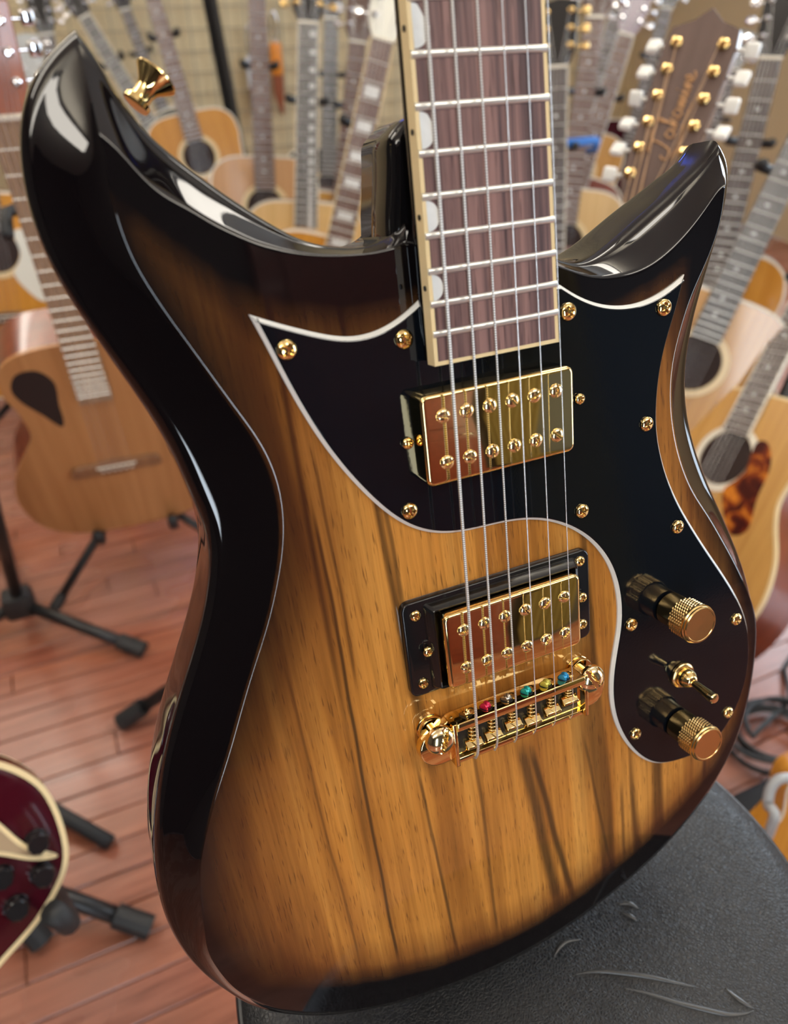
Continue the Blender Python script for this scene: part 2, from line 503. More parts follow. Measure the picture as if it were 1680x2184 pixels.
CR_A = [(-124.4, 252.7), (-120.3, 248.5), (-115.2, 240.2), (-109.5, 233.5), (-102.9, 229.3), (-95.0, 223.0), (-86.5, 218.0), (-80.7, 214.8), (-71.7, 212.0), (-57.8, 209.6)]
CR_B = [(-124.4, 252.7), (-124.0, 247.5), (-124.6, 241.0), (-124.8, 235.7), (-124.6, 227.4), (-122.8, 216.6), (-119.7, 207.5), (-115.2, 197.1), (-110.3, 186.9), (-105.3, 176.4), (-100.0, 165.4), (-94.4, 153.9), (-90.9, 144.2), (-89.0, 132.7), (-89.2, 121.4), (-90.6, 112.1), (-93.1, 102.9), (-96.3, 93.8), (-100.7, 82.8), (-105.9, 71.9), (-111.7, 61.0), (-116.4, 51.7), (-122.8, 38.4), (-128.3, 26.8), (-135.4, 13.3), (-142.1, -0.6), (-147.6, -13.0), (-151.3, -23.9), (-153.9, -38.3), (-156.1, -56.2), (-157.8, -69.3)]
CR_D = [(149.9, 9.6), (145.0, 20.1), (137.0, 34.7), (127.1, 51.0), (119.0, 63.9), (109.0, 78.3), (102.1, 92.3), (97.3, 106.8), (94.8, 120.4), (94.1, 133.0), (95.7, 146.3), (99.7, 158.9), (104.4, 170.6), (108.9, 178.4), (115.6, 189.3), (121.3, 202.7), (122.8, 215.1)]
CR_E = [(121.4, 216.2), (116.5, 211.1), (109.1, 203.4), (99.1, 195.1), (86.7, 188.1), (74.4, 185.0), (62.3, 185.1), (50.7, 187.8), (38.0, 193.2)]
GUARD = [(-89.5, 194.6), (-83.6, 191.5), (-72.1, 186.9), (-62.7, 182.9), (-54.3, 180.5), (-45.6, 180.6), (-36.2, 183.2), (-29.4, 187.3), (-25.2, 190.0), (37.2, 186.8), (44.4, 181.4), (53.5, 177.0), (63.0, 174.3), (72.7, 173.4), (82.5, 174.3), (92.6, 177.7), (100.9, 182.4), (97.8, 172.1), (94.9, 164.5), (91.6, 156.9), (88.4, 147.2), (86.7, 137.0), (85.8, 126.5), (86.1, 117.7), (86.7, 110.9), (91.3, 92.3), (98.9, 77.6), (108.6, 61.6), (118.7, 45.8), (129.2, 31.3), (140.0, 14.4), (147.1, -0.0), (150.7, -13.7), (151.6, -27.4), (150.5, -41.0), (147.0, -51.5), (142.1, -61.5), (135.0, -70.8), (126.4, -76.6), (117.0, -78.7), (105.6, -77.4), (94.8, -76.2), (87.0, -73.1), (79.4, -67.6), (71.9, -58.5), (65.0, -47.2), (60.1, -34.5), (57.9, -22.7), (57.5, -11.8), (58.6, -1.7), (60.7, 9.2), (62.8, 17.6), (64.1, 27.1), (63.4, 38.4), (61.3, 48.6), (58.2, 56.5), (54.6, 62.9), (50.7, 68.5), (44.4, 75.7), (35.8, 82.2), (26.1, 87.5), (16.5, 90.7), (4.8, 92.5), (-4.4, 92.6), (-13.5, 92.9), (-22.3, 94.0), (-30.8, 96.4), (-38.9, 100.7), (-46.5, 107.2), (-53.5, 115.7), (-60.1, 125.2), (-66.3, 135.3), (-70.7, 143.7), (-74.7, 152.7), (-78.5, 162.3), (-81.5, 170.6), (-84.2, 179.4), (-86.4, 186.0), (-88.1, 190.6)]
CR_BOT = [(-152, -94), (-143, -110), (-131, -124), (-113, -137), (-88, -149), (-58, -157), (-18, -162), (20, -159.5), (56, -151), (86, -139), (111, -124), (132, -104), (145, -84), (152.5, -60), (156, -36), (156.5, -12), (153.5, 2)]

def seg(rim, cr, n, sm=4):
    a = smooth_open(resample(catmull(rim, 6), n), sm)
    b = smooth_open(resample(catmull(cr, 6), n), sm)
    return a, b
def split_at(lst, p):
    d = [math.dist(q, p) for q in lst]; i = d.index(min(d)); return i
iw = split_at(RIM_B2, (-115.8, 108.7))
icw = split_at(CR_B, (-89.2, 121.4))
rim_left = RIM_B1 + RIM_B2 + RIM_B3 + RIM_B4
rim_left = rim_left[:]
i1 = split_at(rim_left, (-117, 113)); i2 = split_at(rim_left, (-163.3, -94.3)); i3 = split_at(rim_left, (165.3, -1.7))
cr_all = CR_B + CR_BOT + CR_D
j1 = split_at(cr_all, (-89.5, 119)); j2 = split_at(cr_all, (-157.8, -69.3)); j3 = split_at(cr_all, (149.9, 9.6))
def denoise(l):                                   # smooth the traced points a little (not the horn tips)
    P = np.array(l, float); return [tuple(p) for p in smooth_open(P, 2)]
rim_left = denoise(rim_left)
segs = [seg(RIM_A, [(-27, 209.0), (-42, 208.4)] + CR_A[::-1], 70, 2),
        seg(rim_left[:i1 + 1], cr_all[:j1 + 1], 90, 2),
        seg(rim_left[i1:i2 + 1], cr_all[j1:j2 + 1], 90, 2),
        seg(rim_left[i2:i3 + 1], cr_all[j2:j3 + 1], 150, 2),
        seg(rim_left[i3:] , cr_all[j3:], 100, 2),
        seg(RIM_C + [(34, 200.5), (28, 203)], [CR_D[-1]] + CR_E + [(28, 197)], 60, 2),
        seg([(28, 203), (-22.4, 222.5)], [(28, 197), (-27, 209)], 14, 0)]
rim = np.vstack([s[0][:-1] for s in segs]); cre = np.vstack([s[1][:-1] for s in segs])
NR = len(rim)
# light smoothing around the whole ring, horn tips kept
tips = [len(segs[0][0]) - 1, sum(len(s[0]) - 1 for s in segs[:5]), sum(len(s[0]) - 1 for s in segs[:6]), 0]
for _ in range(8):
    for A in (rim, cre):
        B = 0.25 * np.roll(A, 1, 0) + 0.5 * A + 0.25 * np.roll(A, -1, 0)
        for t in tips: B[t % NR] = A[t % NR]
        A[:] = B
def horn(p):                                      # 1 at the horn tips, 0 on the body
    a = math.exp(-((p[0] + 124) ** 2 + (p[1] - 284) ** 2) / (2 * 26 ** 2))
    b = math.exp(-((p[0] - 131) ** 2 + (p[1] - 236) ** 2) / (2 * 22 ** 2))
    return max(a, b)
zr = np.array([-9.0 + 3.5 * max(0, min(1, (-110 - p[1]) / 40.0)) for p in rim])
zb = np.array([-43.0 + 12 * horn(p) for p in rim])
d = cre - rim; L = np.linalg.norm(d, axis=1)[:, None]; u = d / np.maximum(L, 1e-6)
rin = rim + u * np.minimum(5.5, L * 0.30)
rings = []
def add_ring(xy, z): rings.append(np.column_stack([xy, z if hasattr(z, '__len__') else np.full(NR, z)]))
add_ring(cre, 0.0)
for k in range(1, 5): add_ring(cre - u * np.minimum(0.45 * k, L * .04 * k), -0.42 * (k / 4) ** 2)
c0 = cre - u * np.minimum(1.8, L * .16)
for k in range(1, 11):
    t = k / 10.0
    xy = c0 * (1 - t) + rin * t
    g = 1 - (1 - t) ** 1.12
    add_ring(xy, -0.42 + (zr + 0.42 + 0.6) * g)
for k in range(1, 7):
    a = math.pi / 2 * k / 6
    xy = rin + (rim - rin) * math.sin(a)
    add_ring(xy, zr + 0.6 - 6.6 * (1 - math.cos(a)))
for k in range(1, 4):
    add_ring(rim, (zr - 6.0) + (zb + 6 - (zr - 6.0)) * k / 3.0)
for k in range(1, 6):
    a = math.pi / 2 * k / 5
    add_ring(rim + u * np.minimum(6, L * .35) * (1 - math.cos(a)), zb + 6 - 6 * math.sin(a))
bv, bf = [], []
for r in rings: bv += [tuple(p) for p in r]
for i in range(len(rings) - 1):
    for k in range(NR):
        a, b = i * NR + k, i * NR + (k + 1) % NR
        bf.append((b, a, a + NR, b + NR))
def fill(ring_xy, zf, up, grid):
    """triangulate the inside of a ring, with inner points on a grid"""
    P = [Vector((p[0], p[1])) for p in ring_xy]
    n = len(P)
    E = [(i, (i + 1) % n) for i in range(n)]
    poly = np.array(ring_xy)
    pts = []
    xs = np.arange(poly[:, 0].min() + grid * .5, poly[:, 0].max(), grid); ys = np.arange(poly[:, 1].min() + grid * .5, poly[:, 1].max(), grid)
    for x in xs:
        for y in ys:
            a, b = poly, np.roll(poly, -1, 0)
            c = (a[:, 1] > y) != (b[:, 1] > y)
            xi = a[:, 0] + (y - a[:, 1]) / (b[:, 1] - a[:, 1] + 1e-12) * (b[:, 0] - a[:, 0])
            if (c & (xi > x)).sum() % 2 and np.min((a[:, 0] - x) ** 2 + (a[:, 1] - y) ** 2) > (grid * .45) ** 2:
                pts.append(Vector((x, y)))
    vo, eo, fo, _, _, _ = delaunay_2d_cdt(P + pts, E, [], 1, 1e-5)
    V = [(p.x, p.y, zf) for p in vo]
    F = []
    for q in fo:
        ar = sum(vo[q[i]].x * vo[q[(i + 1) % len(q)]].y - vo[q[(i + 1) % len(q)]].x * vo[q[i]].y for i in range(len(q)))
        F.append(tuple(q) if (ar > 0) == up else tuple(reversed(q)))
    return V, F
tv, tf = fill(cre, 0.0, True, 4.0)
off = len(bv); bv += tv; bf += [tuple(i + off for i in q) for q in tf]
bk = rings[-1]
b2v, b2f = fill(bk[:, :2], -43.0, False, 9.0)
# the back follows the horn thinning
b2v = [(p[0], p[1], -43.0 + 12 * horn(p)) for p in b2v]
off = len(bv); bv += b2v; bf += [tuple(i + off for i in q) for q in b2f]
V3 = np.array(bv)
# burst attribute: distance from the rim with the local widths of the painted edge
dist = np.empty(len(V3))
for i0 in range(0, len(V3), 2000):
    q = V3[i0:i0 + 2000]
    dd = np.sqrt(((q[:, None, :2] - rim[None]) ** 2).sum(2)); dist[i0:i0 + 2000] = dd.min(1)
X, Y = V3[:, 0], V3[:, 1]
width = np.full(len(V3), 60.0)
width = width + 28 / (1 + np.exp((X + 62) / 16)) + 30 / (1 + np.exp((165 - Y) / 14))
width = width - 24 * np.exp(-((X - 95) ** 2 / (2 * 26 ** 2) + (Y - 118) ** 2 / (2 * 48 ** 2)))
width = width + 26 * np.exp(-((X - 95) ** 2 / (2 * 30 ** 2) + (Y - 198) ** 2 / (2 * 18 ** 2)))
width = width + 6 * np.exp(-((X + 20) ** 2 / (2 * 70 ** 2) + (Y - 205) ** 2 / (2 * 25 ** 2)))
width = width - 8 * np.exp(-((X + 150) ** 2 / (2 * 40 ** 2) + (Y + 90) ** 2 / (2 * 60 ** 2)))
burst = np.clip(dist / width, 0, 1)
bot = np.clip((-55 - Y) / 60, 0, 1); bot = bot * bot * (3 - 2 * bot) * np.clip((X + 140) / 50, 0, 1)
burst = burst * (1 - bot) + np.clip((dist - 18) / 36, 0, 1) * bot
burst[V3[:, 2] < -1.2] *= 0.35
burst[V3[:, 2] < -5] = 0
body = mk('body', V3 * MM, bf, BURST, guitar, auto=38)
at = body.data.attributes.new('burst', 'FLOAT', 'POINT')
if len(body.data.vertices) == len(burst): at.data.foreach_set('value', burst.astype(np.float32))
# neck heel block, part of the body behind the neck
hp_ = [(-26.5, 196), (27, 196), (27, 238), (24, 248), (12, 254), (-12, 254), (-23, 249), (-26.5, 239)]
hq_ = [tuple(p) for p in catmull(hp_, 5, True)]
hv, hf = loft([[(p[0], p[1], -42) for p in inset(hq_, 4)], [(p[0], p[1], -38) for p in hq_], [(p[0], p[1], -12.5) for p in hq_]] + [[(p[0], p[1], -12.5 + 5 * math.sin(a)) for p in inset(hq_, 5 * (1 - math.cos(a)))] for a in np.linspace(.3, math.pi / 2, 5)])
mk('neck_heel', *mm((hv, hf)), BLACK_GLOSS, guitar, auto=50)

# ---------------------------------------------------------------- pickguard
gp = np.array(GUARD)
def corners(P, thr=0.55):
    k = []
    n = len(P)
    for i in range(n):
        a, b, c = P[i - 1], P[i], P[(i + 1) % n]
        e1 = (b - a) / np.linalg.norm(b - a); e2 = (c - b) / np.linalg.norm(c - b)
        if e1 @ e2 < thr: k.append(i)
    return k
ck = [split_at(GUARD, p) for p in ((-89.5, 194.6), (-25.2, 190.0), (37.2, 186.8), (100.9, 182.4))]
ck.sort()
gl = []
for i, a in enumerate(ck):
    b = ck[(i + 1) % len(ck)]
    idx = list(range(a, b + 1)) if b > a else list(range(a, len(gp))) + list(range(0, b + 1))
    piece = gp[idx]
    if len(piece) > 2:
        piece = smooth_open(piece, 1)
        piece = catmull(piece, 6)
        piece = smooth_open(resample(piece, max(8, int(np.linalg.norm(np.diff(piece, axis=0), axis=1).sum() / 2.2))), 4)
    gl += [tuple(p) for p in piece[:-1]]
gl = np.array(gl)
area = 0.5 * np.sum(gl[:, 0] * np.roll(gl[:, 1], -1) - np.roll(gl[:, 0], -1) * gl[:, 1])
if area < 0: gl = gl[::-1]
def ring_inset(P, dd): return inset(P, dd)
g_out = gl; g_in = ring_inset(gl, 1.35); g_in2 = ring_inset(gl, 1.75)
pv, pf = fill(g_in2, 2.5, True, 12.0)
g_rings = [[(p[0], p[1], 2.35) for p in g_in], [(p[0], p[1], 2.5) for p in g_in2]]
rv, rf = loft(g_rings, False, False)
pickguard = mk('pickguard', *mm(merge((pv, pf), (rv, rf))), GUARD_BLACK, guitar, auto=20)
e_rings = [[(p[0], p[1], 0.05) for p in g_out], [(p[0], p[1], 0.9) for p in g_out], [(p[0], p[1], 2.35) for p in g_in]]
o = mk('bevelled_edge', *mm(loft(e_rings, False, False)), GUARD_WHITE, pickguard, auto=25)
o['label'] = 'white bevelled edge'

# ---------------------------------------------------------------- screws
def dome(R, h, kind='cross', nr=9, ns=36, rim=0.5):
    v, f = [], []
    prof_ = [(R, 0.0), (R, rim * h * .5)] + [(R * math.cos(a), rim * h * .5 + (h - rim * h * .5) * math.sin(a)) for a in np.linspace(0.12, math.pi / 2 * 0.97, nr)]
    for i, (r, z) in enumerate(prof_):
        for k in range(ns):
            a = 2 * math.pi * k / ns
            x, y = r * math.cos(a), r * math.sin(a)
            zz = z
            if i > 1:
                if kind == 'cross' and ((abs(x) < R * .16 and abs(y) < R * .62) or (abs(y) < R * .16 and abs(x) < R * .62)): zz = z - h * .38
                if kind == 'slot' and abs(x) < R * .18: zz = min(z, h * .42)
            v.append((x, y, zz))
    for i in range(len(prof_) - 1):
        for k in range(ns):
            a, b = i * ns + k, i * ns + (k + 1) % ns
            f.append((a, b, b + ns, a + ns))
    m = (len(prof_) - 1) * ns
    f.append(tuple(m + k for k in range(ns)))
    return v, f
SCREW_ME = mk('screw', *mm(dome(3.7, 2.3)), GOLD, None, auto=35)
SMALL_ME = mk('screw', *mm(dome(2.55, 1.7)), GOLD, None, auto=35)
POLE_ME = mk('pole_screw', *mm(dome(2.9, 1.6, 'slot', 16, 72)), GOLD_PALE, None, auto=35)
protos = [SCREW_ME, SMALL_ME, POLE_ME]
def put(proto, parent, x, y, z, rz=None, s=1.0, name=None):
    c = proto.copy(); COL.objects.link(c); c.parent = parent
    if name: c.name = name
    c.location = (x * MM, y * MM, z * MM); c.rotation_euler = (0, 0, rnd.uniform(0, 3.1) if rz is None else rz)
    c.scale = (s, s, s)
    return c
for (x, y) in [(-78.9, 180.9), (-33.8, 177.1), (39.3, 176.1), (88.3, 170.4), (79.2, 120.6), (98.1, 65.2), (43.2, 87.8), (-39.6, 109.4), (70.2, 20.3), (138.9, 0.8), (136.2, -57.6), (72.5, -46.0)]:
    put(SCREW_ME, pickguard, x, y, 2.4, s=1.0 if y > 160 else 0.92)

# ---------------------------------------------------------------- pickups
def pickup(name, yc, z_top, tilt, base_z, parent_label):
    root = empty(name, parent=guitar)
    root.location = (0, yc * MM, z_top * MM); root.rotation_euler = (math.atan(tilt), 0, 0)
    if parent_label: root['label'] = parent_label
    o = rounded_rect(-34.3, 34.3, -18.2, 18.2, 3.2, 5)
    cover = mk('cover', *mm(plate(o, base_z - z_top, 0, 1.6, 5)), GOLD, root, auto=30)
    for s in (1, -1):
        for i in range(6):
            put(POLE_ME, root, (i - 2.5) * 10.16, s * 9.3, -0.25)
    for sx in (-1, 1):
        lug = mk('mounting_lug', *mm(bevelled(box(min(sx * 33, sx * 41.0), max(sx * 33, sx * 41.0), -5, 5, base_z - z_top, base_z - z_top + 1.2), .5, 1)), RING_BLACK, root)
    return root
pn = pickup('neck_pickup', 138.3, 12.3, 0.02, 1.0, 'gold covered humbucker set into the black pickguard')
for (x, y) in ((-37.3, 137.4), (43.4, 139.2)): put(SMALL_ME, pickguard, x, y, 3.0, s=.95)
ring_ = empty('pickup_ring', parent=guitar); ring_['label'] = 'black plastic pickup ring with gold screws'
out_ = rounded_rect(-49.0, 45.8, 22.8, 69.0, 4.0, 5)
def ring_mesh(outer, inner, z0, z1, zi, bev=0.6):
    n = len(outer)
    R = [[(p[0], p[1], z0) for p in outer], [(p[0], p[1], z1 - bev) for p in outer], [(p[0], p[1], z1) for p in inset(outer, bev)]]
    return R
mk('flange', *mm(plate(out_, 0.0, 3.4, 0.9, 3)), RING_BLACK, ring_, auto=30)
ins_o = rounded_rect(-39.2, 38.2, 24.6, 67.0, 2.0, 5)
ins_t = rounded_rect(-37.0, 36.6, 25.6, 65.2, 2.0, 5)
R_ = [[(p[0], p[1], 3.2) for p in ins_o], [(p[0], p[1], 7.6) for p in ins_t], [(p[0], p[1], 8.0) for p in inset(ins_t, .5)], [(p[0], p[1], 7.6) for p in inset(ins_t, 1.3)], [(p[0], p[1], 3.0) for p in inset(ins_t, 1.4)]]
mk('raised_frame', *mm(loft(R_)), RING_BLACK, ring_, auto=30)
for (x, y) in ((-42.8, 62.6), (-42.9, 29.0), (40.6, 63.9), (41.0, 30.8)): put(SMALL_ME, ring_, x, y, 3.2)
for (x, y) in ((-39.9, 45.2), (40.4, 45.8)): put(SMALL_ME, ring_, x, y, 5.6 if x < 0 else 4.6, s=.95)
pb = pickup('bridge_pickup', 44.9, 12.4, 0.01, 3.0, 'gold covered humbucker in the black plastic ring')

# ---------------------------------------------------------------- neck and fingerboard
Y22 = 177.6; L_SC = 636.0
def zf(y): return 14.6 + 0.0149 * (y - Y22)        # crown of the frets
def hw(y): return (54.08 - 0.0265 * (y - Y22)) / 2
YN = L_SC; Y_END = 168.4
neck = empty('neck', parent=guitar)
def neck_ring(y, depth, halfw, top):
    out = []
    for k in range(15):
        a = math.pi * k / 14
        out.append((-halfw * math.cos(a), y, top - depth * (math.sin(a) ** 0.72)))
    return out
nr = []
for y in np.linspace(Y_END - 0.5, YN, 24):
    dep = 17.5 if y > 255 else 17.5 + 3 * (255 - y) / 90
    nr.append(neck_ring(y, dep, hw(y) - 0.5, zf(y) - 6.9))
nv, nf = loft(nr)
mk('neck_shaft', *mm((nv, nf)), BLACK_GLOSS, neck, smooth=True)
fv, ff = [], []
fb_rings = []
for y in np.linspace(Y_END, YN, 20):
    h = hw(y) - 1.5; z = zf(y) - 1.15
    fb_rings.append([(-h, y, z - 5.5), (h, y, z - 5.5), (h, y, z), (0.4 * h, y, z + .35), (-0.4 * h, y, z + .35), (-h, y, z)])
fb = mk('fingerboard', *mm(loft(fb_rings)), ROSEWOOD, guitar, auto=40)
for s in (-1, 1):
    br = []
    for y in np.linspace(Y_END - 1.4, YN, 20):
        h = hw(y); z = zf(y) - 1.1
        a, b = (-h, -h + 1.5) if s < 0 else (h - 1.5, h)
        br.append([(a, y, z - 6.0), (b, y, z - 6.0), (b, y, z + .02), (a, y, z + .02)])
    o = mk('binding', *mm(loft(br)), CREAM, fb, auto=40)
    if s < 0: o['label'] = 'cream side binding with black position dots'
z = zf(Y_END) - 1.1
mk('binding', *mm(box(-hw(Y_END), hw(Y_END), Y_END - 1.5, Y_END + .0, z - 6.0, z + .03)), CREAM, fb)
fret_y = [L_SC * 2 ** (-n / 12) for n in range(1, 23)]
for n, y in enumerate(fret_y, 1):
    h = hw(y) - 0.1; rr = []
    for k in range(9):
        x = -h + 2 * h * k / 8
        zz = zf(y) - 1.1 + 0.32 * (1 - (x / h) ** 2)
        e = 0.75 if k in (0, 8) else 1.0
        rr.append([(x, y + 1.25 * math.cos(a), zz + e * 1.15 * max(0.0, math.sin(a)) ** .7 - (0.3 if math.sin(a) < -.1 else 0)) for a in np.linspace(-math.pi * .1, math.pi * 1.1, 8)])
    mk('fret', *mm(loft(rr)), NICKEL, fb, auto=50)
def half_moon(yc, big):
    e = -hw(yc) + 1.5
    P = [(e, yc - big)] + [(e + big * 0.95 * math.cos(a), yc + big * math.sin(a)) for a in np.linspace(-math.pi / 2, math.pi / 2, 17)]
    z = zf(yc) - 1.15
    return loft([[(p[0], p[1], z - .4) for p in P], [(p[0], p[1], z + .14) for p in P]])
for n in (3, 5, 7, 9, 12, 15, 17, 19, 21):
    yc = (fret_y[n - 1] + (fret_y[n - 2] if n > 1 else YN)) / 2
    gap = (fret_y[n - 2] - fret_y[n - 1])
    mk('pearl_inlay', *mm(half_moon(yc, min(7.0, gap * .40))), PEARL, fb, auto=40)
    Mt = Matrix.Translation((-hw(yc) - 0.08, yc, zf(yc) - 4.0)) @ Matrix.Rotation(math.pi / 2, 4, 'Y')
    mk('side_dot', *mm(lathe([(0.95, -.3), (0.95, .12)], 14, Mt)), DOT_BLACK, fb)
mk('nut', *mm(bevelled(box(-hw(YN), hw(YN), YN, YN + 4, zf(YN) - 8, zf(YN) + 1.6), .4, 1)), CREAM, neck)
hs = [(-21, YN + 4), (21, YN + 4), (30, YN + 40), (34, YN + 150), (18, YN + 185), (-10, YN + 172), (-36, YN + 190), (-36, YN + 60)]
hp = catmull(hs, 5, True)
def hs_z(y): return zf(YN) - 6 - 0.2 * (y - YN)
mk('headstock', *mm(loft([[(p[0], p[1], hs_z(p[1]) - 14) for p in hp], [(p[0], p[1], hs_z(p[1])) for p in hp]])), BLACK_GLOSS, neck, auto=40)

# ---------------------------------------------------------------- bridge
bridge = empty('bridge', parent=guitar); bridge['label'] = 'gold wraparound bridge with six saddles and two slotted studs'
def arc(cx, cy, r, a0, a1, n=10): return [(cx + r * math.cos(math.radians(a)), cy + r * math.sin(math.radians(a))) for a in np.linspace(a0, a1, n)]
bb = [(-33, -12.2), (33, -12.2)] + arc(39.5, -2.6, 9.6, -90, 40, 9) + [(35, 9.5), (33, 10.5), (-34, 10.5), (-37, 8.5)] + arc(-41, -2.6, 9.6, 140, 270, 9)
mk('bridge_plate', *mm(plate(bb, 4.6, 9.0, .8, 3)), GOLD, bridge, auto=35)
fw_ = [(-33.8, 6.4), (33.8, 6.4), (33.8, 10.0), (32.8, 10.6), (-32.8, 10.6), (-33.8, 10.0)]
mk('front_wall', *mm(plate(fw_, 4.8, 15.0, .6, 3)), GOLD, bridge, auto=35)
mk('rear_wall', *mm(plate([(-33.6, -12.6), (33.6, -12.6), (33.6, -9.8), (-33.6, -9.8)], 5.0, 12.0, .6, 3)), GOLD, bridge, auto=35)
for sx in (-1, 1):
    x0 = sx * 33.8
    mk('end_wall', *mm(plate([(min(x0, x0 + sx * 2.0), -12.4), (max(x0, x0 + sx * 2.0), -12.4), (max(x0, x0 + sx * 2.0), 10.2), (min(x0, x0 + sx * 2.0), 10.2)], 5, 14.2, .6, 3)), GOLD, bridge, auto=35)
    cx, cy = (-41.4, 3.6) if sx < 0 else (39.0, 5.6)
    st = empty('bridge_stud', parent=guitar); st.location = (cx * MM, cy * MM, 0)
    mk('bushing', *mm(lathe([(6.6, 0), (6.6, 1.0), (6.0, 1.4)], 32)), GOLD, st, auto=35)
    mk('post', *mm(lathe([(3.4, 1), (3.4, 9)] , 24)), GOLD, st, auto=35)
    mk('post_collar', *mm(lathe([(6.2, 2.0), (6.6, 2.6), (6.6, 4.0), (6.2, 4.6)], 32)), GOLD, st, auto=35)
    hd = mk('stud_head', *mm(dome(7.0, 5.4, 'slot', 14, 60, 0.45)), GOLD_PALE, st, auto=35)
    hd.location = (0, 0, 10.6 * MM); hd.rotation_euler = (0, 0, -0.35 if sx < 0 else 0.5)
sad_x = [-25.0, -14.9, -4.3, 6.1, 16.8, 26.6]
sad_y = [-5.2, -4.6, -3.2, -5.0, -3.6, -1.6]
def helix(x, y0, y1, z, r, turns, n=12):
    return [(x + r * math.cos(2 * math.pi * t), y0 + (y1 - y0) * t / turns, z + r * math.sin(2 * math.pi * t)) for t in np.linspace(0, turns, int(turns * n))]
for i in range(6):
    x, y = sad_x[i] - 0.4, sad_y[i]
    sd = bridge
    bl = [(-4.0, y - 2.6), (4.0, y - 2.6), (4.0, y + 2.2), (-4.0, y + 2.2)]
    prof_ = [(-2.8, 8.6), (2.6, 8.6), (2.6, 11.2), (0.4, 14.2), (-0.6, 14.2), (-2.8, 11.6)]
    vv = [(x - 4.1, y + a, b) for a, b in prof_] + [(x + 4.1, y + a, b) for a, b in prof_]
    n6 = 6; FF = [tuple(range(n6)), tuple(range(2 * n6 - 1, n6 - 1, -1))] + [(k, k + n6, (k + 1) % n6 + n6, (k + 1) % n6) for k in range(n6)]
    mk('saddle', *mm(bevelled((vv, FF), .45, 2)), GOLD, sd, auto=35)
    mk('intonation_screw', *mm(tube([(x, y + 2, 10.8), (x, 10.2, 10.8)], 1.05, 12)), GOLD_SOFT, sd, smooth=True)
    mk('spring', *mm(tube(helix(x, y + 2.6, 9.6, 10.8, 1.75, 6), 0.42, 6)), GOLD_SOFT, sd, smooth=True)
mk('opening', *mm(box(-32.8, 32.8, -9.4, 6.2, 8.6, 9.15)), DOT_BLACK, bridge)  # dark strip laid over the plate for the shade in its cut-outs
ball_x = [-27.6, -17.3, -6.5, 4.0, 14.5, 24.6]
for i in range(6):
    Mt = Matrix.Translation((ball_x[i], 11.3, 10.6)) @ Matrix.Rotation(0.45, 4, 'Y') @ Matrix.Rotation(math.pi / 2, 4, 'Y')
    o = mk('string_ball_end', *mm(lathe([(0.6, -1.7), (1.9, -1.7), (2.1, -1.1), (1.5, -.35), (1.5, .35), (2.1, 1.1), (1.9, 1.7), (0.6, 1.7)], 18, Mt)), BALLS[i], bridge, auto=35)
    o['label'] = ['brass ball end of the thickest string', 'red ball end', 'dark silver ball end', 'teal ball end', 'yellow ball end', 'blue ball end'][i]
    Mh = Matrix.Translation((ball_x[i] + 3.6, 10.3, 9.2)) @ Matrix.Rotation(-math.pi / 2, 4, 'X')
    mk('string_ferrule', *mm(lathe([(2.5, -.2), (2.5, .5), (1.9, .75), (1.35, .55), (1.3, .3)], 24, Mh)), GOLD_SOFT, bridge, auto=40)
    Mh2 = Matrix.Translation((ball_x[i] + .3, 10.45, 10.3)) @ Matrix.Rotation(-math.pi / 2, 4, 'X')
    mk('string_slot_shade', *mm(lathe([(3.1, 0), (3.0, .25)], 24, Mh2)), DOT_BLACK, bridge)  # black disc on the wall face, standing in for a shaded recess

# ---------------------------------------------------------------- strings
top_x = [-21.1, -11.7, -2.7, 6.6, 15.4, 24.1]
gauge = [0.66, 0.50, 0.40, 0.27, 0.22, 0.18]
for i in range(6):
    xs, ys = sad_x[i], sad_y[i]
    k = (top_x[i] - xs) / (281.0 - ys)
    zs = 14.4; zt = 18.6
    kz = (zt - zs) / (281 - ys)
    P = []
    for y in np.linspace(YN + 2, ys, 14):
        P.append((xs + k * (y - ys), y, zs + kz * (y - ys) + gauge[i]))
    P += [(xs - .1, -9.5, 13.3 + gauge[i]), (xs - .3, -12.6, 11.6 + gauge[i]), (xs - .4, -13.4, 9.6), (xs - .4, -13.3, 6.0)]
    mk('string', *mm(tube(P, gauge[i], 10)), WOUND if i < 3 else STEEL, guitar, smooth=True)

# ---------------------------------------------------------------- knobs and switch
def knurled(r0, z0, z1, n=84, rows=12, amp=0.34):
    v, f = [], []
    for j in range(rows + 1):
        for k in range(n):
            hh = amp if (k // 2 + (j // 1)) % 2 == 0 and k % 2 == 0 else 0.0
            r = r0 + hh
            a = 2 * math.pi * (k + 0.0) / n
            v.append((r * math.cos(a), r * math.sin(a), z0 + (z1 - z0) * j / rows))
    for j in range(rows):
        for k in range(n):
            a, b = j * n + k, j * n + (k + 1) % n
            f.append((a, b, b + n, a + n))
    return v, f
def knob(x, y):
    kn = empty('control_knob', parent=guitar); kn.location = (x * MM, y * MM, 2.5 * MM); kn.scale = (1.16, 1.16, 1.36)
    mk('knob_skirt', *mm(lathe([(6.8, 0.6), (7.2, 1.0), (7.2, 7.2), (7.6, 8.2)], 48)), GOLD_SOFT, kn, auto=35)
    mk('knurled_band', *mm(knurled(8.15, 8.0, 14.2)), GOLD_SOFT, kn)
    mk('knob_cap', *mm(lathe([(8.2, 14.2), (8.55, 14.5), (8.55, 15.1), (8.1, 15.5), (8.1, 16.1), (7.7, 16.5), (7.1, 16.5), (6.9, 16.3), (0.5, 16.2)], 64)), GOLD_SOFT, kn, auto=30)
    return kn
KNOBS = [(93.0, 22.8), (100.6, -50.0)]
for (x, y) in KNOBS: knob(x, y)
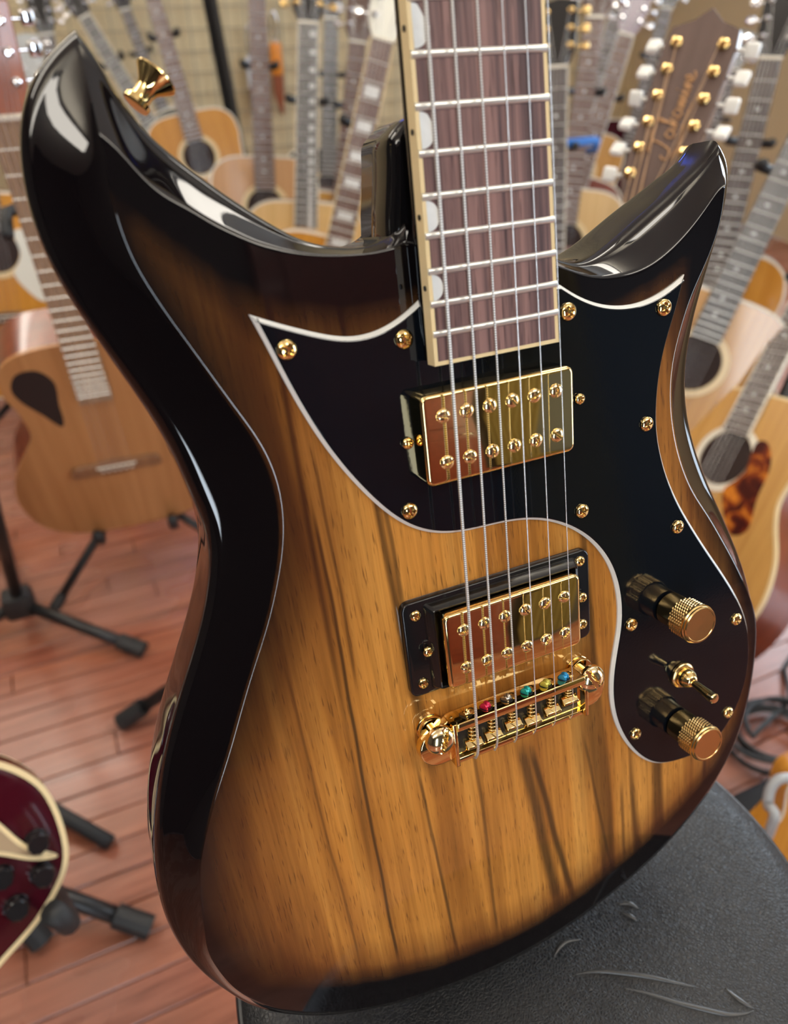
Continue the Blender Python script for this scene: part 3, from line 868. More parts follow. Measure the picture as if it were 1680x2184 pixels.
sw = empty('toggle_switch', parent=guitar); sw.location = (102.2, -20.0, 2.5); sw.location *= MM; sw.scale = (1.12, 1.12, 1.15)
mk('switch_nut', *mm(lathe([(6.0, 0), (6.3, .4), (6.3, 1.6), (5.9, 2.0), (5.2, 2.2), (5.2, 3.0)], 40)), GOLD_SOFT, sw, auto=35)
mk('switch_bushing', *mm(lathe([(4.4, 2.6), (4.6, 4.2), (4.0, 6.0), (2.9, 7.4), (2.2, 8.0)], 32)), GOLD, sw, auto=60)
mk('switch_lever', *mm(tube([(0, 0, 6), (0.4, -1.0, 11), (0.9, -2.2, 17.2)], [1.5, 1.9, 2.3], 20)), GOLD, sw, auto=40)
mk('switch_tip', *mm(offset_vf(lathe([(2.3, 0), (2.45, .2), (2.45, 2.4), (2.0, 2.9), (.4, 3.1)], 20), (.95, -2.3, 17.0))), GOLD_PALE, sw, auto=35)

# ---------------------------------------------------------------- strap button
dirb = Vector((0.72, 0.66, -0.1)).normalized()
Mb = Matrix.Translation(Vector((-108.5, 264.5, -22))) @ dirb.to_track_quat('Z', 'Y').to_matrix().to_4x4()
mk('strap_button', *mm(lathe([(4.6, -1), (4.6, 0.6), (3.4, 1.2), (3.2, 3.5), (3.8, 6.0), (6.8, 9.6), (7.3, 10.4), (7.2, 11.0), (6.0, 11.3)], 36, Mb)), GOLD, guitar, auto=40)
for p in protos: bpy.data.objects.remove(p, do_unlink=True)
# ================================================================== the room
X0, X1, YA, YB, HC = -2.7, 3.2, -2.5, 3.9, 2.75
def room_materials():
    m, nt, b = new_mat('floor_varnish'); N = NT(nt)
    tc = N.n('ShaderNodeTexCoord').outputs['Object']
    oi = N.n('ShaderNodeObjectInfo')
    f1 = N.noise(N.mapping(tc, (5, 70, 20)), 1.0, 5, 0.6, 0.4)
    f2 = N.noise(N.mapping(tc, (1.6, 3.0, 1)), 1.0, 3, 0.6)
    col = N.ramp(f1, [(0.3, (0.17, 0.050, 0.030)), (0.6, (0.36, 0.125, 0.078)), (0.8, (0.44, 0.18, 0.11))])
    col = N.mix(N.math('MULTIPLY', oi.outputs['Random'], 0.35), col, (0.40, 0.13, 0.05))
    col = N.mix(N.ramp(f2, [(0.40, (0, 0, 0)), (0.70, (0.55, 0.55, 0.55))]), col, (0.42, 0.25, 0.20))
    N.l(col, b.inputs['Base Color'])
    N.l(N.ramp(f2, [(0.3, (0.16, 0.16, 0.16)), (0.7, (0.36, 0.36, 0.36))]), b.inputs['Roughness'])
    b.inputs['Specular IOR Level'].default_value = 0.55
    return m
FLOORM = room_materials()
SUBFLOOR = M_('dark_gap', (0.022, 0.010, 0.007), 0.8)
WALLM = M_('cream_wall', (0.64, 0.52, 0.31), 0.75, noise=0.08, nscale=3)
WALLD = M_('dark_front_wall', (0.030, 0.028, 0.030), 0.6, noise=0.2, nscale=4)
WALLL = M_('dark_wall', (0.055, 0.045, 0.040), 0.7, noise=0.2, nscale=4)
CEILM = M_('ceiling_paint', (0.82, 0.78, 0.70), 0.85)
WHITE = M_('white_paint', (0.75, 0.75, 0.72), 0.5)
WIRE = M_('grid_wire', (0.30, 0.26, 0.18), 0.5)
BLACKM = M_('black_metal', (0.014, 0.014, 0.015), 0.35)
BLACKR = M_('black_rubber', (0.020, 0.021, 0.022), 0.6)

def struct(name, vf, m, auto=None):
    return tag(mk(name, *vf, m, auto=auto), kind='structure')
floor = struct('floor', box(X0, X1, YA, YB, -0.03, -0.006), SUBFLOOR)
bw = 0.0565
row = 0
y = YA
board_cache = {}
# boards are separate pieces where the photograph shows the floor; the rest of the floor is one joined part
far = []
while y < YB - 1e-6:
    near = 0.2 < y + bw < 2.4
    x = X0 - rnd.uniform(0, .9)
    while x < X1:
        ln = rnd.choice((0.7, 0.9, 1.1, 1.3, 1.5))
        a, b_ = max(x, X0), min(x + ln, X1)
        if b_ - a > 0.02:
            vf = box(a + .0008, b_ - .0008, y + .0011, min(y + bw, YB) - .0011, -0.012, rnd.uniform(-.0004, .0004))
            if near and b_ > -1.7 and a < 1.6: mk('floor_board', *bevelled(vf, .0012, 1), FLOORM, floor)
            else: far.append(vf)
        x += ln
    y += bw
tag(mk('floor_board', *merge(*far), FLOORM, floor), kind='stuff')

struct('wall_back', box(X0, X1, YB, YB + .1, 0, HC), WALLM)
struct('ceiling', box(X0, X1, YA, YB, HC, HC + .08), CEILM)
def wall_with_hole(name, axis, pos, th, u0, u1, h0, h1, a0, a1, m):
    """wall in the plane x = pos or y = pos with a window opening h0..h1 by a0..a1"""
    P = []
    for (p, q, r, s) in ((u0, a0, 0, HC), (a1, u1, 0, HC), (a0, a1, 0, h0), (a0, a1, h1, HC)):
        P.append(box(pos, pos + th, p, q, r, s) if axis == 'x' else box(p, q, pos, pos + th, r, s))
    return struct(name, merge(*P), m)
def window(name, axis, pos, a0, a1, h0, h1, nx):
    fr = []
    w = .05
    def bx(p, q, r, s, d=.04):
        return box(pos - d, pos + d, p, q, r, s) if axis == 'x' else box(p, q, pos - d, pos + d, r, s)
    root = tag(empty(name), kind='structure')
    mk('window_frame', *merge(bx(a0, a1, h0, h0 + w), bx(a0, a1, h1 - w, h1), bx(a0, a0 + w, h0, h1), bx(a1 - w, a1, h0, h1),
       *[bx(a0 + (a1 - a0) * k / nx - .02, a0 + (a1 - a0) * k / nx + .02, h0, h1, .03) for k in range(1, nx)],
       bx(a0, a1, (h0 + h1) / 2 - .015, (h0 + h1) / 2 + .015, .03)), WHITE, root)
    return root
wall_with_hole('wall_front', 'y', YA - .1, .1, X0, X1, 0.3, 2.0, -0.97, -0.55, WALLD)
window('window_1', 'y', YA - .05, -0.97, -0.55, 0.3, 2.0, 1)
struct('wall_right', merge(*[box(X1, X1 + .1, *q) for q in ((YA, -1.9, 0, HC), (-1.9, -.9, 0, .1), (-1.9, -.9, 2.2, HC), (-.9, .6, 0, HC), (.6, 2.3, 0, .8), (.6, 2.3, 2.45, HC), (2.3, YB, 0, HC))]), WALLM)
window('window_2', 'x', X1 + .05, 0.6, 2.3, 0.8, 2.45, 2)
window('window_3', 'x', X1 + .05, -1.9, -0.9, 0.1, 2.2, 1)
struct('wall_left', box(X0 - .1, X0, YA, YB, 0, HC), WALLL)
# behind the camera: a dark red door, an olive curtain (both added to colour the reflections in the gold covers)
dr = tag(empty('reflection_door', mat=Matrix.Translation((0.52, YA, 0))), kind='structure')
REDW = wood_material('red_door_wood', (.12, .020, .012), (.17, .030, .018), 20, 3, .4, .3)
mk('door_leaf', *box(0, .74, 0, .045, .01, 2.05), REDW, dr)
for z0_, z1_ in ((.15, .95), (1.1, 1.9)):
    mk('door_panel', *bevelled(box(.1, .64, .045, .06, z0_, z1_), .01, 2), REDW, dr)
mk('door_handle', *tube([(.68, .05, 1.0), (.68, .09, 1.0), (.58, .09, 1.0)], .009, 8), CHROME, dr, smooth=True)
cu = empty('curtain', 'olive green curtain added behind the viewer for its reflection', 'curtain', mat=Matrix.Translation((1.36, YA + .06, 0)))
OLIVE = M_('olive_cloth', (.20, .17, .07), .8)
cv, cf = [], []
for i in range(41):
    x = .5 * i / 40; yy = .03 * math.sin(i * 1.25)
    cv += [(x, yy, .05), (x, yy, 2.3)]
for i in range(40): cf.append((2 * i, 2 * i + 2, 2 * i + 3, 2 * i + 1))
mk('cloth', cv, cf, OLIVE, cu, smooth=True)
mk('curtain_rod', *tube([(-.05, 0, 2.32), (.55, 0, 2.32)], .012, 8), BLACKM, cu, smooth=True)

# ceiling lamps
LAMP = bpy.data.materials.new('lamp_diffuser'); LAMP.use_nodes = True
_b = LAMP.node_tree.nodes['Principled BSDF']
_b.inputs['Base Color'].default_value = (0.9, 0.9, 0.85, 1)
_b.inputs['Emission Color'].default_value = (1.0, 0.93, 0.82, 1); _b.inputs['Emission Strength'].default_value = 13.0
for i, (lx, ly) in enumerate(((-1.2, 0.7), (0.9, 0.7), (-1.2, -1.2), (0.9, -1.2), (-1.0, 2.8))):
    t = empty('ceiling_lamp', ['flat ceiling lamp above the left side of the shop', 'flat ceiling lamp above the middle of the shop', 'flat ceiling lamp behind the viewer on the left', 'flat ceiling lamp behind the viewer on the right', 'flat ceiling lamp near the left end of the back wall'][i], 'lamp', 'ceiling lamps', Matrix.Translation((lx, ly, HC - .28)))
    for sx in (-.5, .5): mk('hanger', *tube([(sx, 0, 0), (sx, 0, .28)], .006, 6), WHITE, t)
    mk('lamp_frame', *merge(box(-.62, .62, -.17, -.14, -.05, 0), box(-.62, .62, .14, .17, -.05, 0), box(-.62, -.59, -.14, .14, -.05, 0), box(.59, .62, -.14, .14, -.05, 0)), WHITE, t)
    mk('diffuser', *box(-.59, .59, -.14, .14, -.045, -.005), LAMP, t)

# blue light tube high on the back wall (it shows as the blue reflections on the cutaway and the frets)
BLUEL = bpy.data.materials.new('blue_tube'); BLUEL.use_nodes = True
_b = BLUEL.node_tree.nodes['Principled BSDF']
_b.inputs['Emission Color'].default_value = (0.05, 0.12, 1.0, 1); _b.inputs['Emission Strength'].default_value = 30.0
bt = empty('light_tube', 'blue light tube mounted high on the cream back wall', 'lamp', mat=Matrix.Translation((0.75, YB - .05, 2.45)))
mk('tube', *tube([(-.28, 0, 0), (.28, 0, 0)], .035, 12), BLUEL, bt, smooth=True)
mk('tube_holder', *merge(box(-.33, -.28, -.04, .05, -.04, .04), box(.28, .33, -.04, .05, -.04, .04)), WHITE, bt)
# wire grid on the back wall
gp_ = empty('wire_grid', 'wire display grid covering the cream back wall behind the guitars', 'display grid', mat=Matrix.Translation((0, YB - .03, 0)))
wires = []
gx = np.arange(-0.6, 3.1, 0.085); gz = np.arange(0.1, 2.2, 0.085)
for x in gx: wires.append(box(x - .0022, x + .0022, -.0022, .0022, .1, 2.2))
for z in gz: wires.append(box(-.6, 3.1, -.0066, -.0022, z - .0022, z + .0022))
tag(mk('wire', *merge(*wires), WIRE, gp_), kind='stuff')
a_, b_ = PX(448, 5, 2.75), PX(512, 335, 3.02)
d_ = (b_ - a_).normalized()
foot = a_ + d_ * ((0.0 - a_.z) / d_.z); head = a_ + d_ * ((1.9 - a_.z) / d_.z)
pl = empty('rack_post', 'black square post of the display rack in front of the cream wall', 'post', mat=Matrix.Translation(foot))
mk('post', *tube([(0, 0, 0), head - foot], 0.027, 4), BLACKM, pl)
mk('base_plate', *box(-.05, .05, -.05, .05, 0, .008), BLACKM, pl)

# ================================================================== guitars in the background
SPRUCE = wood_material('spruce_top', (0.50, 0.25, 0.06), (0.64, 0.36, 0.10), 90, 2)
CEDAR = wood_material('cedar_top', (0.43, 0.19, 0.065), (0.56, 0.275, 0.105), 70, 2, 0.4, 0.25)
ORANGE = wood_material('orange_top', (0.52, 0.215, 0.022), (0.64, 0.30, 0.04), 90, 2)
TAN = wood_material('tan_top', (0.52, 0.28, 0.12), (0.66, 0.38, 0.18), 90, 2, .4, .2)
PALE = wood_material('pale_top', (0.66, 0.43, 0.17), (0.78, 0.54, 0.25), 90, 2)
MAHOG = wood_material('mahogany_side', (0.15, 0.026, 0.010), (0.24, 0.050, 0.018), 40, 4)
ROSESIDE = wood_material('rosewood_side', (0.07, 0.028, 0.016), (0.13, 0.06, 0.03), 40, 4)
WINE = M_('wine_lacquer', (0.050, 0.004, 0.009), 0.08, spec=0.6)
BLACKTOP = M_('black_top', (0.01, 0.009, 0.009), 0.08)
NECKW = wood_material('neck_wood', (0.14, 0.075, 0.045), (0.22, 0.12, 0.075), 60, 4, .35, .3)
FB_DARK = fingerboard_material('dark_fingerboard', (0.075, 0.060, 0.055), (0.15, 0.115, 0.10), .4)
FB_BROWN = fingerboard_material('brown_fingerboard', (0.12, 0.062, 0.045), (0.22, 0.13, 0.10), .4)
FB_GREY = fingerboard_material('grey_fingerboard', (0.11, 0.11, 0.105), (0.21, 0.20, 0.185), .4)
FB_TAN = fingerboard_material('tan_fingerboard', (0.30, 0.19, 0.11), (0.46, 0.31, 0.19), .4)
HEAD_BROWN = wood_material('brown_headplate', (0.095, 0.056, 0.044), (0.135, 0.082, 0.066), 60, 4, .6, 0)
HEAD_RED = wood_material('red_headplate', (0.30, 0.075, 0.025), (0.42, 0.12, 0.04), 60, 4)
HEAD_GREY = M_('grey_headplate', (0.42, 0.43, 0.42), .4)
HEAD_PURPLE = M_('purple_headplate', (0.12, 0.06, 0.11), .15)
HEAD_BLACK = M_('black_headplate', (0.014, 0.013, 0.013), .2)
HEAD_WHITE = M_('white_headplate', (0.74, 0.74, 0.66), .3)
IVORY = M_('ivory_plastic', (0.80, 0.76, 0.64), .3)
WHITEPL = M_('white_tuner_plastic', (0.82, 0.82, 0.78), .25)
HOLE = M_('sound_hole_dark', (0.022, 0.010, 0.008), .8)  # near-black sheet laid on the tops for the shade inside sound holes
def tortoise():
    m, nt, b = new_mat('tortoise_plastic'); N = NT(nt)
    tc = N.n('ShaderNodeTexCoord').outputs['Object']
    f = N.noise(tc, 32, 3, .5, .6)
    N.l(N.ramp(f, [(.42, (.055, .008, .006)), (.54, (.20, .030, .008)), (.64, (.62, .20, .02))]), b.inputs['Base Color'])
    b.inputs['Roughness'].default_value = .15
    return m
TORT = tortoise()
FRET_ME = bpy.data.meshes.new('fret')
FRET_ME.from_pydata([(-.5, -.0012, 0), (.5, -.0012, 0), (.5, .0012, 0), (-.5, .0012, 0), (-.5, 0, .0013), (.5, 0, .0013)], [], [(0, 1, 5, 4), (2, 3, 4, 5), (0, 4, 3), (1, 2, 5)])
FRET_ME.materials.append(NICKEL)
def me_of(vf, m, auto=35):
    o = mk('tmp', *vf, m, None, auto=auto); me = o.data; bpy.data.objects.remove(o, do_unlink=True); return me
DOT_ME = me_of(lathe([(1, 0), (1, .3)], 14), PEARL)
BLOCK_ME = me_of(box(-.5, .5, -.5, .5, 0, .3), PEARL)
POST_GOLD = me_of(lathe([(.0062, 0), (.0066, .001), (.0066, .003), (.005, .0042), (.0034, .0046), (.0032, .0105), (.0024, .0115)], 18), GOLD_SOFT)
POST_CHROME = me_of(lathe([(.0058, 0), (.0058, .0025), (.0034, .0040), (.0032, .0105), (.0022, .0115)], 14), CHROME)
def button_mesh(m, stemm):
    me = me_of(merge(bevelled(box(.010, .026, -.0085, .0085, -.0042, .0042), .0032, 3), tube([(0, 0, 0), (.011, 0, 0)], .0022, 8)), m, 50)
    return me
BTN_WHITE = button_mesh(WHITEPL, None); BTN_CHROME = button_mesh(CHROME, None); BTN_GOLD = button_mesh(GOLD_SOFT, None)

HFWD = Vector((-AX_W.col[2].x, -AX_W.col[2].y, 0)).normalized()     # the viewing direction on the floor plan
def place(anchor, px0, depth, px1, lean=12.0, length=None, yaw=0.0):
    """frame whose local point `anchor` = (x, y) is at px0/depth and whose y axis passes px1"""
    P0 = PX(px0[0], px0[1], depth)
    r = ray(*px1)
    best = None
    for k in range(1, 1500):
        t = 0.3 + k * 0.0028
        v = CAM_W + r * t - P0
        if v.length < 1e-4: continue
        if length is not None: e = abs(v.length - length)
        else: e = abs(v.dot(HFWD) / v.length * (1 if v.z > 0 else -1) - math.sin(math.radians(lean)))
        if best is None or e < best[0]: best = (e, v.copy())
    v = best[1]
    if v.z < 0: v = -v
    yax = v.normalized()
    n0 = Vector((CAM_W.x - P0.x, CAM_W.y - P0.y, 0)).normalized()
    n0 = Matrix.Rotation(math.radians(yaw), 3, 'Z') @ n0
    zax = (n0 - yax * n0.dot(yax)).normalized()
    xax = yax.cross(zax)
    R = Matrix((xax, yax, zax)).transposed()
    o = P0 - R @ Vector((anchor[0], anchor[1], 0))
    return Matrix.Translation(o) @ R.to_4x4()

DREAD = [(0, -.212), (.10, -.205), (.17, -.160), (.198, -.070), (.186, .010), (.152, .075), (.139, .115), (.143, .170), (.147, .210), (.134, .255), (.090, .283), (0, .288)]
ROUND = [(0, -.200), (.10, -.192), (.165, -.150), (.190, -.070), (.176, .005), (.138, .070), (.122, .105), (.126, .160), (.138, .205), (.128, .255), (.085, .283), (0, .290)]
def outline(h):
    R = catmull(h, 6); L = R[::-1] * np.array((-1, 1))
    return [tuple(p) for p in np.vstack([R[:-1], L[:-1]])]

def neck_parts(root, Lsc, y_end, w0, w1, z0, fbm, nfrets, neckm, inlay='dots', headm=None, head='paddle', ntune=6, post=None, btn=None, binding=None, inlay_x=0.0, strm=STEEL):
    """neck, fingerboard (> frets, inlays), headstock (> posts, buttons), nut and strings; w0/w1 = width at nut / end"""
    def hwid(y): return (w0 + (w1 - w0) * (Lsc - y) / (Lsc - y_end)) / 2
    sh = []
    for y in (y_end + .06, (y_end + Lsc) / 2, Lsc - .02, Lsc + .005):
        sh.append([(-hwid(y) * math.cos(a), y, z0 - .019 * math.sin(a)) for a in np.linspace(0, math.pi, 9)])
    mk('neck', *loft(sh), neckm, root, smooth=True)
    f = [[(-hwid(y), y, z0), (hwid(y), y, z0), (hwid(y), y, z0 + .006), (-hwid(y), y, z0 + .006)] for y in (y_end, Lsc)]
    fbo = mk('fingerboard', *loft(f), fbm, root)
    zt = z0 + .006
    if binding:
        for s in (-1, 1):
            bb_ = [[(s * hwid(y) - .0012, y, z0), (s * hwid(y) + .0012, y, z0), (s * hwid(y) + .0012, y, zt + .0004), (s * hwid(y) - .0012, y, zt + .0004)] for y in (y_end, Lsc)]
            mk('binding', *loft(bb_), binding, fbo)
    fy = [Lsc * 2 ** (-n / 12) for n in range(1, nfrets + 1)]
    for y in fy:
        if y < y_end: break
        o = link_mesh('fret', FRET_ME, None, fbo); o.location = (0, y, zt); o.scale = (2 * hwid(y) - .001, 1, 1)
    def mid(n): return (fy[n - 1] + (fy[n - 2] if n > 1 else Lsc)) / 2
    marks = range(1, nfrets) if inlay == 'every' else [n for n in (3, 5, 7, 9, 12, 15, 17) if n <= nfrets]
    if inlay:
        for n in marks:
            if mid(n) < y_end: continue
            if inlay == 'block':
                o = link_mesh('block_inlay', BLOCK_ME, None, fbo); o.scale = (hwid(mid(n)) * 1.25, (fy[n - 2] - fy[n - 1]) * .62, .001)
            else:
                o = link_mesh('dot_inlay', DOT_ME, None, fbo); r = .0062 if inlay == 'every' else .0036; o.scale = (r, r, .001)
            o.location = (inlay_x, mid(n), zt)
    mk('nut', *box(-hwid(Lsc), hwid(Lsc), Lsc, Lsc + .0055, z0 - .004, zt + .003), IVORY, root)
    # headstock, bent back
    hl = .115 + .028 * max(0, ntune // 2 - 3)
    ang = math.radians(-13)
    HM = Matrix.Translation((0, Lsc + .0055, z0 + .004)) @ Matrix.Rotation(ang, 4, 'X')
    hr = empty('headstock', parent=root); hr.matrix_local = HM
    wa, wb = hwid(Lsc) + .001, w0 / 2 + .013
    if head == 'taper': wb = w0 / 2 + .006
    P = [(-wa, 0), (wa, 0), (wb, .030), (wb + .004, hl - .02), (wb + .001, hl), (wb * .45, hl + .008), (0, hl + .022), (-wb * .45, hl + .008), (-wb - .001, hl), (-wb - .004, hl - .02), (-wb, .030)] if head == 'crown' else \
        [(-wa, 0), (wa, 0), (wb, .028), (wb + .003, hl), (0, hl + .006), (-wb - .003, hl), (-wb, .028)]
    mk('headstock_core', *loft([[(p[0], p[1], -.015) for p in P], [(p[0], p[1], -.0016) for p in P]]), neckm, hr)
    mk('head_plate', *loft([[(p[0], p[1], -.0016) for p in P], [(p[0], p[1], 0) for p in inset(P, .0006)]]), headm or neckm, hr)
    nt_ = ntune // 2
    posts = []
    for s in (-1, 1):
        for k in range(nt_):
            yy = .030 + (hl - .052) * k / max(1, nt_ - 1) + .004
            xx = s * (wb - .0105)
            posts.append((xx, yy, s, k))
            o = link_mesh('tuning_post', post, None, hr); o.location = (xx, yy, 0); o.rotation_euler = (0, 0, rnd.uniform(0, 3))
            o = link_mesh('tuning_button', btn, None, hr); o.location = (s * (wb + .001), yy, -.009); o.rotation_euler = (rnd.uniform(-.6, .6), 0, 0 if s > 0 else math.pi)
    # strings from the bridge to the posts
    nS = ntune
    for i in range(nS):
        j = i if nS == 6 else i // 2
        u = -1 + 2 * j / 5.0
        off = 0 if nS == 6 else (-.0011 if i % 2 else .0011)
        a = Vector((u * .0265 + off, 0.0, .0105)); b = Vector((u * (w0 / 2 - .004) + off, Lsc, zt + .0035))
        side = -1 if i < nS // 2 else 1
        k = (i if side < 0 else nS - 1 - i)
        pp = [p for p in posts if p[2] == side and p[3] == k][0]
        c = HM @ Vector((pp[0] - pp[2] * .0025, pp[1], .007))
        mk('string', *tube([a, b, c], .0006 if i < nS // 2 else .00042, 4, False), strm, root, smooth=True)
    return hr, HM

def acoustic(name, label, mat, top, side, group=None, shape=DREAD, fbm=FB_DARK, neckm=NECKW, headm=HEAD_BROWN, head='paddle', post=POST_CHROME, btn=BTN_CHROME, ntune=6, guard=None, hole='round', inlay='dots', binding=IVORY, nfrets=20, fb_binding=None, inlay_x=0.0, bridgem=None, depth=.105, hole_r=.051, fb_end=.203, w0=.0435, strm=STEEL):
    root = empty(name, label, 'guitar', group, mat)
    o = outline(shape)
    o2 = inset(o, .004)
    mk('body', *loft([[(p[0], p[1], -depth) for p in inset(o, .004)], [(p[0], p[1], -depth + .004) for p in o], [(p[0], p[1], -.003) for p in o]], True, True), side, root, auto=40)
    mk('soundboard', *loft([[(p[0], p[1], -.003) for p in o2], [(p[0], p[1], 0.0) for p in o2]]), top, root, auto=40)
    mk('binding', *loft([[(p[0], p[1], -.006) for p in inset(o, -.0006)], [(p[0], p[1], .0003) for p in inset(o, -.0006)], [(p[0], p[1], .0004) for p in inset(o, .0045)]], False, False), binding, root, auto=40)
    if hole == 'round':
        mk('sound_hole_shade', *lathe([(hole_r, .0004), (hole_r, .0009)], 40, Matrix.Translation((0, .155, 0))), HOLE, root)
        mk('rosette', *loft([[((hole_r + d) * math.cos(a), .155 + (hole_r + d) * math.sin(a), z) for a in np.linspace(0, 2 * math.pi, 40, endpoint=False)] for d, z in ((.001, .0004), (.001, .0012), (.014, .0012), (.014, .0004))], False, False), IVORY if guard == 'tort' else CREAM, root, auto=40)
    elif hole == 'teardrop':
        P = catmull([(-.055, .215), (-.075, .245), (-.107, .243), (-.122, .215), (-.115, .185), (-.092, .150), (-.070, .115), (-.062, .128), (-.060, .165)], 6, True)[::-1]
        mk('sound_hole_shade', *plate([tuple(p) for p in P], .0003, .0009), HOLE, root)
    bm_ = bridgem or ROSESIDE
    bp = catmull([(-.082, -.012), (-.075, -.020), (-.04, -.019), (0, -.024), (.04, -.019), (.075, -.020), (.082, -.012), (.075, .004), (.045, .007), (0, .009), (-.045, .007), (-.075, .004)], 4, True)
    mk('bridge', *plate([tuple(p) for p in bp], 0, .0085, .002, 2), bm_, root, auto=40)
    mk('saddle', *box(-.036, .036, -.0015, .0015, .008, .0115), IVORY, root)
    pins = [lathe([(.0026, .0085), (.003, .0105), (.001, .0118)], 8, Matrix.Translation((-.0265 + .0106 * k, -.0105, 0))) for k in range(6)]
    for p in pins: mk('bridge_pin', *p, IVORY, root, smooth=True)
    if guard:
        P = catmull([(.052, .150), (.045, .195), (.066, .202), (.092, .165), (.098, .105), (.110, .050), (.085, .030), (.052, .060), (.030, .098), (.044, .125)], 6, True)
        area_ = sum(P[i][0] * P[(i + 1) % len(P)][1] - P[(i + 1) % len(P)][0] * P[i][1] for i in range(len(P)))
        if area_ < 0: P = P[::-1]
        mk('pickguard', *plate([tuple(p) for p in P], 0, .0014), TORT if guard == 'tort' else (HEAD_WHITE if guard == 'white' else BLACKTOP), root)
    neck_parts(root, .645, fb_end, w0, w0 + .012, .003, fbm, nfrets, neckm, inlay, headm, head, ntune, post, btn, fb_binding, inlay_x, strm)
    return root

def stand(label, mat, bottom, depth, group='black guitar stands', spread=.26, yaw=0.0):
    """tripod stand under a guitar: post, yoke behind the neck, cradle arms under the body, three legs"""
    B = mat @ Vector((0, bottom, -depth - .03)); U = (mat.to_3x3() @ Vector((0, 1, 0))); Nn = (mat.to_3x3() @ Vector((0, 0, 1))); Xx = (mat.to_3x3() @ Vector((1, 0, 0)))
    root = empty('guitar_stand', label, 'stand', group, Matrix.Translation((B.x, B.y, 0)))
    o = Vector((B.x, B.y, 0))
    hub = B - U * .0 - o
    hub.z = max(.10, min(hub.z - .02, .45))
    top = mat @ Vector((0, .50, -.05)) - o
    mk('post', *tube([hub, top], .011, 10), BLACKM, root, smooth=True)
    mk('hub', *tube([hub - Vector((0, 0, .03)), hub + Vector((0, 0, .03))], .021, 12), BLACKR, root, smooth=False)
    for k in range(3):
        a = math.radians(90 + 120 * k + yaw)
        ft = Vector((spread * math.cos(a), spread * math.sin(a), .012))
        leg = mk('leg', *tube([hub, ft], .0095, 10), BLACKM, root, smooth=True)
        mk('rubber_foot', *tube([ft + (hub - ft).normalized() * .05, ft], .0125, 10), BLACKR, leg, smooth=False)
    for s in (-1, 1):
        c0_ = mat @ Vector((s * .075, bottom + .012 - .028, -depth - .02)) - o
        c1_ = mat @ Vector((s * .075, bottom + .012 - .028, .012)) - o
        c2_ = mat @ Vector((s * .075, bottom + .012 + .018, .028)) - o
        mk('cradle_arm', *tube([hub, c0_, c1_, c2_], .0105, 10), BLACKR, root, smooth=True)
        y0_ = mat @ Vector((s * .012, .50, -.05)) - o; y1_ = mat @ Vector((s * .042, .50, -.035)) - o; y2_ = mat @ Vector((s * .042, .50, .022)) - o
        mk('yoke_arm', *tube([y0_, y1_, y2_], .0085, 8), BLACKR, root, smooth=True)
    return root
# ---- left side
m = place((0, 0), (247, 985), 1.45, (12, 249), length=.645, yaw=-4)
acoustic('acoustic_guitar', 'natural cedar acoustic guitar with a teardrop sound hole on a stand at left', m, CEDAR, MAHOG, 'acoustic guitars', ROUND, FB_TAN, headm=HEAD_RED, hole='teardrop', inlay=None, binding=CEDAR, bridgem=wood_material('brown_bridge', (.22, .10, .045), (.30, .15, .07)), nfrets=22, fb_end=.165)
stand('black stand carrying the cedar guitar with the teardrop hole', m, -.200, .105)
ACO = []
def A(label, mat, top, side, stand_label=None, **k):
    r = acoustic('acoustic_guitar', label, mat, top, side, 'acoustic guitars', **k)
    if stand_label: stand(stand_label, mat, -.212 if k.get('shape', DREAD) is DREAD else -.2, k.get('depth', .105), yaw=rnd.uniform(-30, 30))
    return r
A('orange topped acoustic guitar at the far left edge with a white pickguard', place((0, .155), (-8, 535), 1.85, (-60, 260), lean=11), ORANGE, MAHOG, 'black stand of the orange guitar at the far left edge', guard='white')
A('acoustic guitar with a pale grey headstock at the far left edge', place((0, .645), (80, 178), 2.1, (125, 330), lean=11), SPRUCE, MAHOG, 'black stand of the guitar with the pale grey headstock', headm=HEAD_GREY)
A('acoustic guitar with a black headstock and chrome tuners behind the upper left horn', place((0, .645), (100, 75), 2.45, (145, 250), lean=9), SPRUCE, ROSESIDE, 'black stand behind the upper left horn', headm=HEAD_BLACK)
A('guitar with a grey green bound fingerboard beside the tip of the upper left horn', place((0, .645), (182, 38), 2.65, (262, 170), lean=11), BLACKTOP, BLACKTOP, 'black stand of the guitar with the grey green fingerboard', fbm=FB_GREY, fb_binding=IVORY, headm=HEAD_BLACK)
A('glossy orange dreadnought guitar with a round sound hole beside the black rack post', place((0, .155), (425, 335), 2.45, (345, 60), lean=11), ORANGE, ORANGE, 'black stand of the glossy orange dreadnought', guard=None, fbm=FB_BROWN)
A('dark necked guitar leaning on the cream wall left of the orange dreadnought', place((0, .645), (268, 22), 3.05, (322, 165), lean=8), SPRUCE, ROSESIDE, 'black stand of the dark necked guitar by the cream wall', headm=HEAD_BLACK, fbm=FB_DARK)
A('tan topped acoustic guitar with a brown neck right of the black rack post', place((0, .155), (567, 445), 2.1, (548, 20), lean=12), TAN, TAN, 'black stand of the tan topped guitar', fbm=FB_BROWN, headm=HEAD_BROWN)
A('pale topped guitar with a row of round pearl dots along its dark fingerboard', place((0, .645), (657, 52), 1.66, (652, 470), lean=12), PALE, ROSESIDE, 'black stand of the pale guitar with the pearl dot row', fbm=FB_GREY, inlay='every', inlay_x=.0105, headm=HEAD_BLACK, head='paddle', post=POST_GOLD, btn=BTN_GOLD, nfrets=21, fb_binding=IVORY, fb_end=.17)
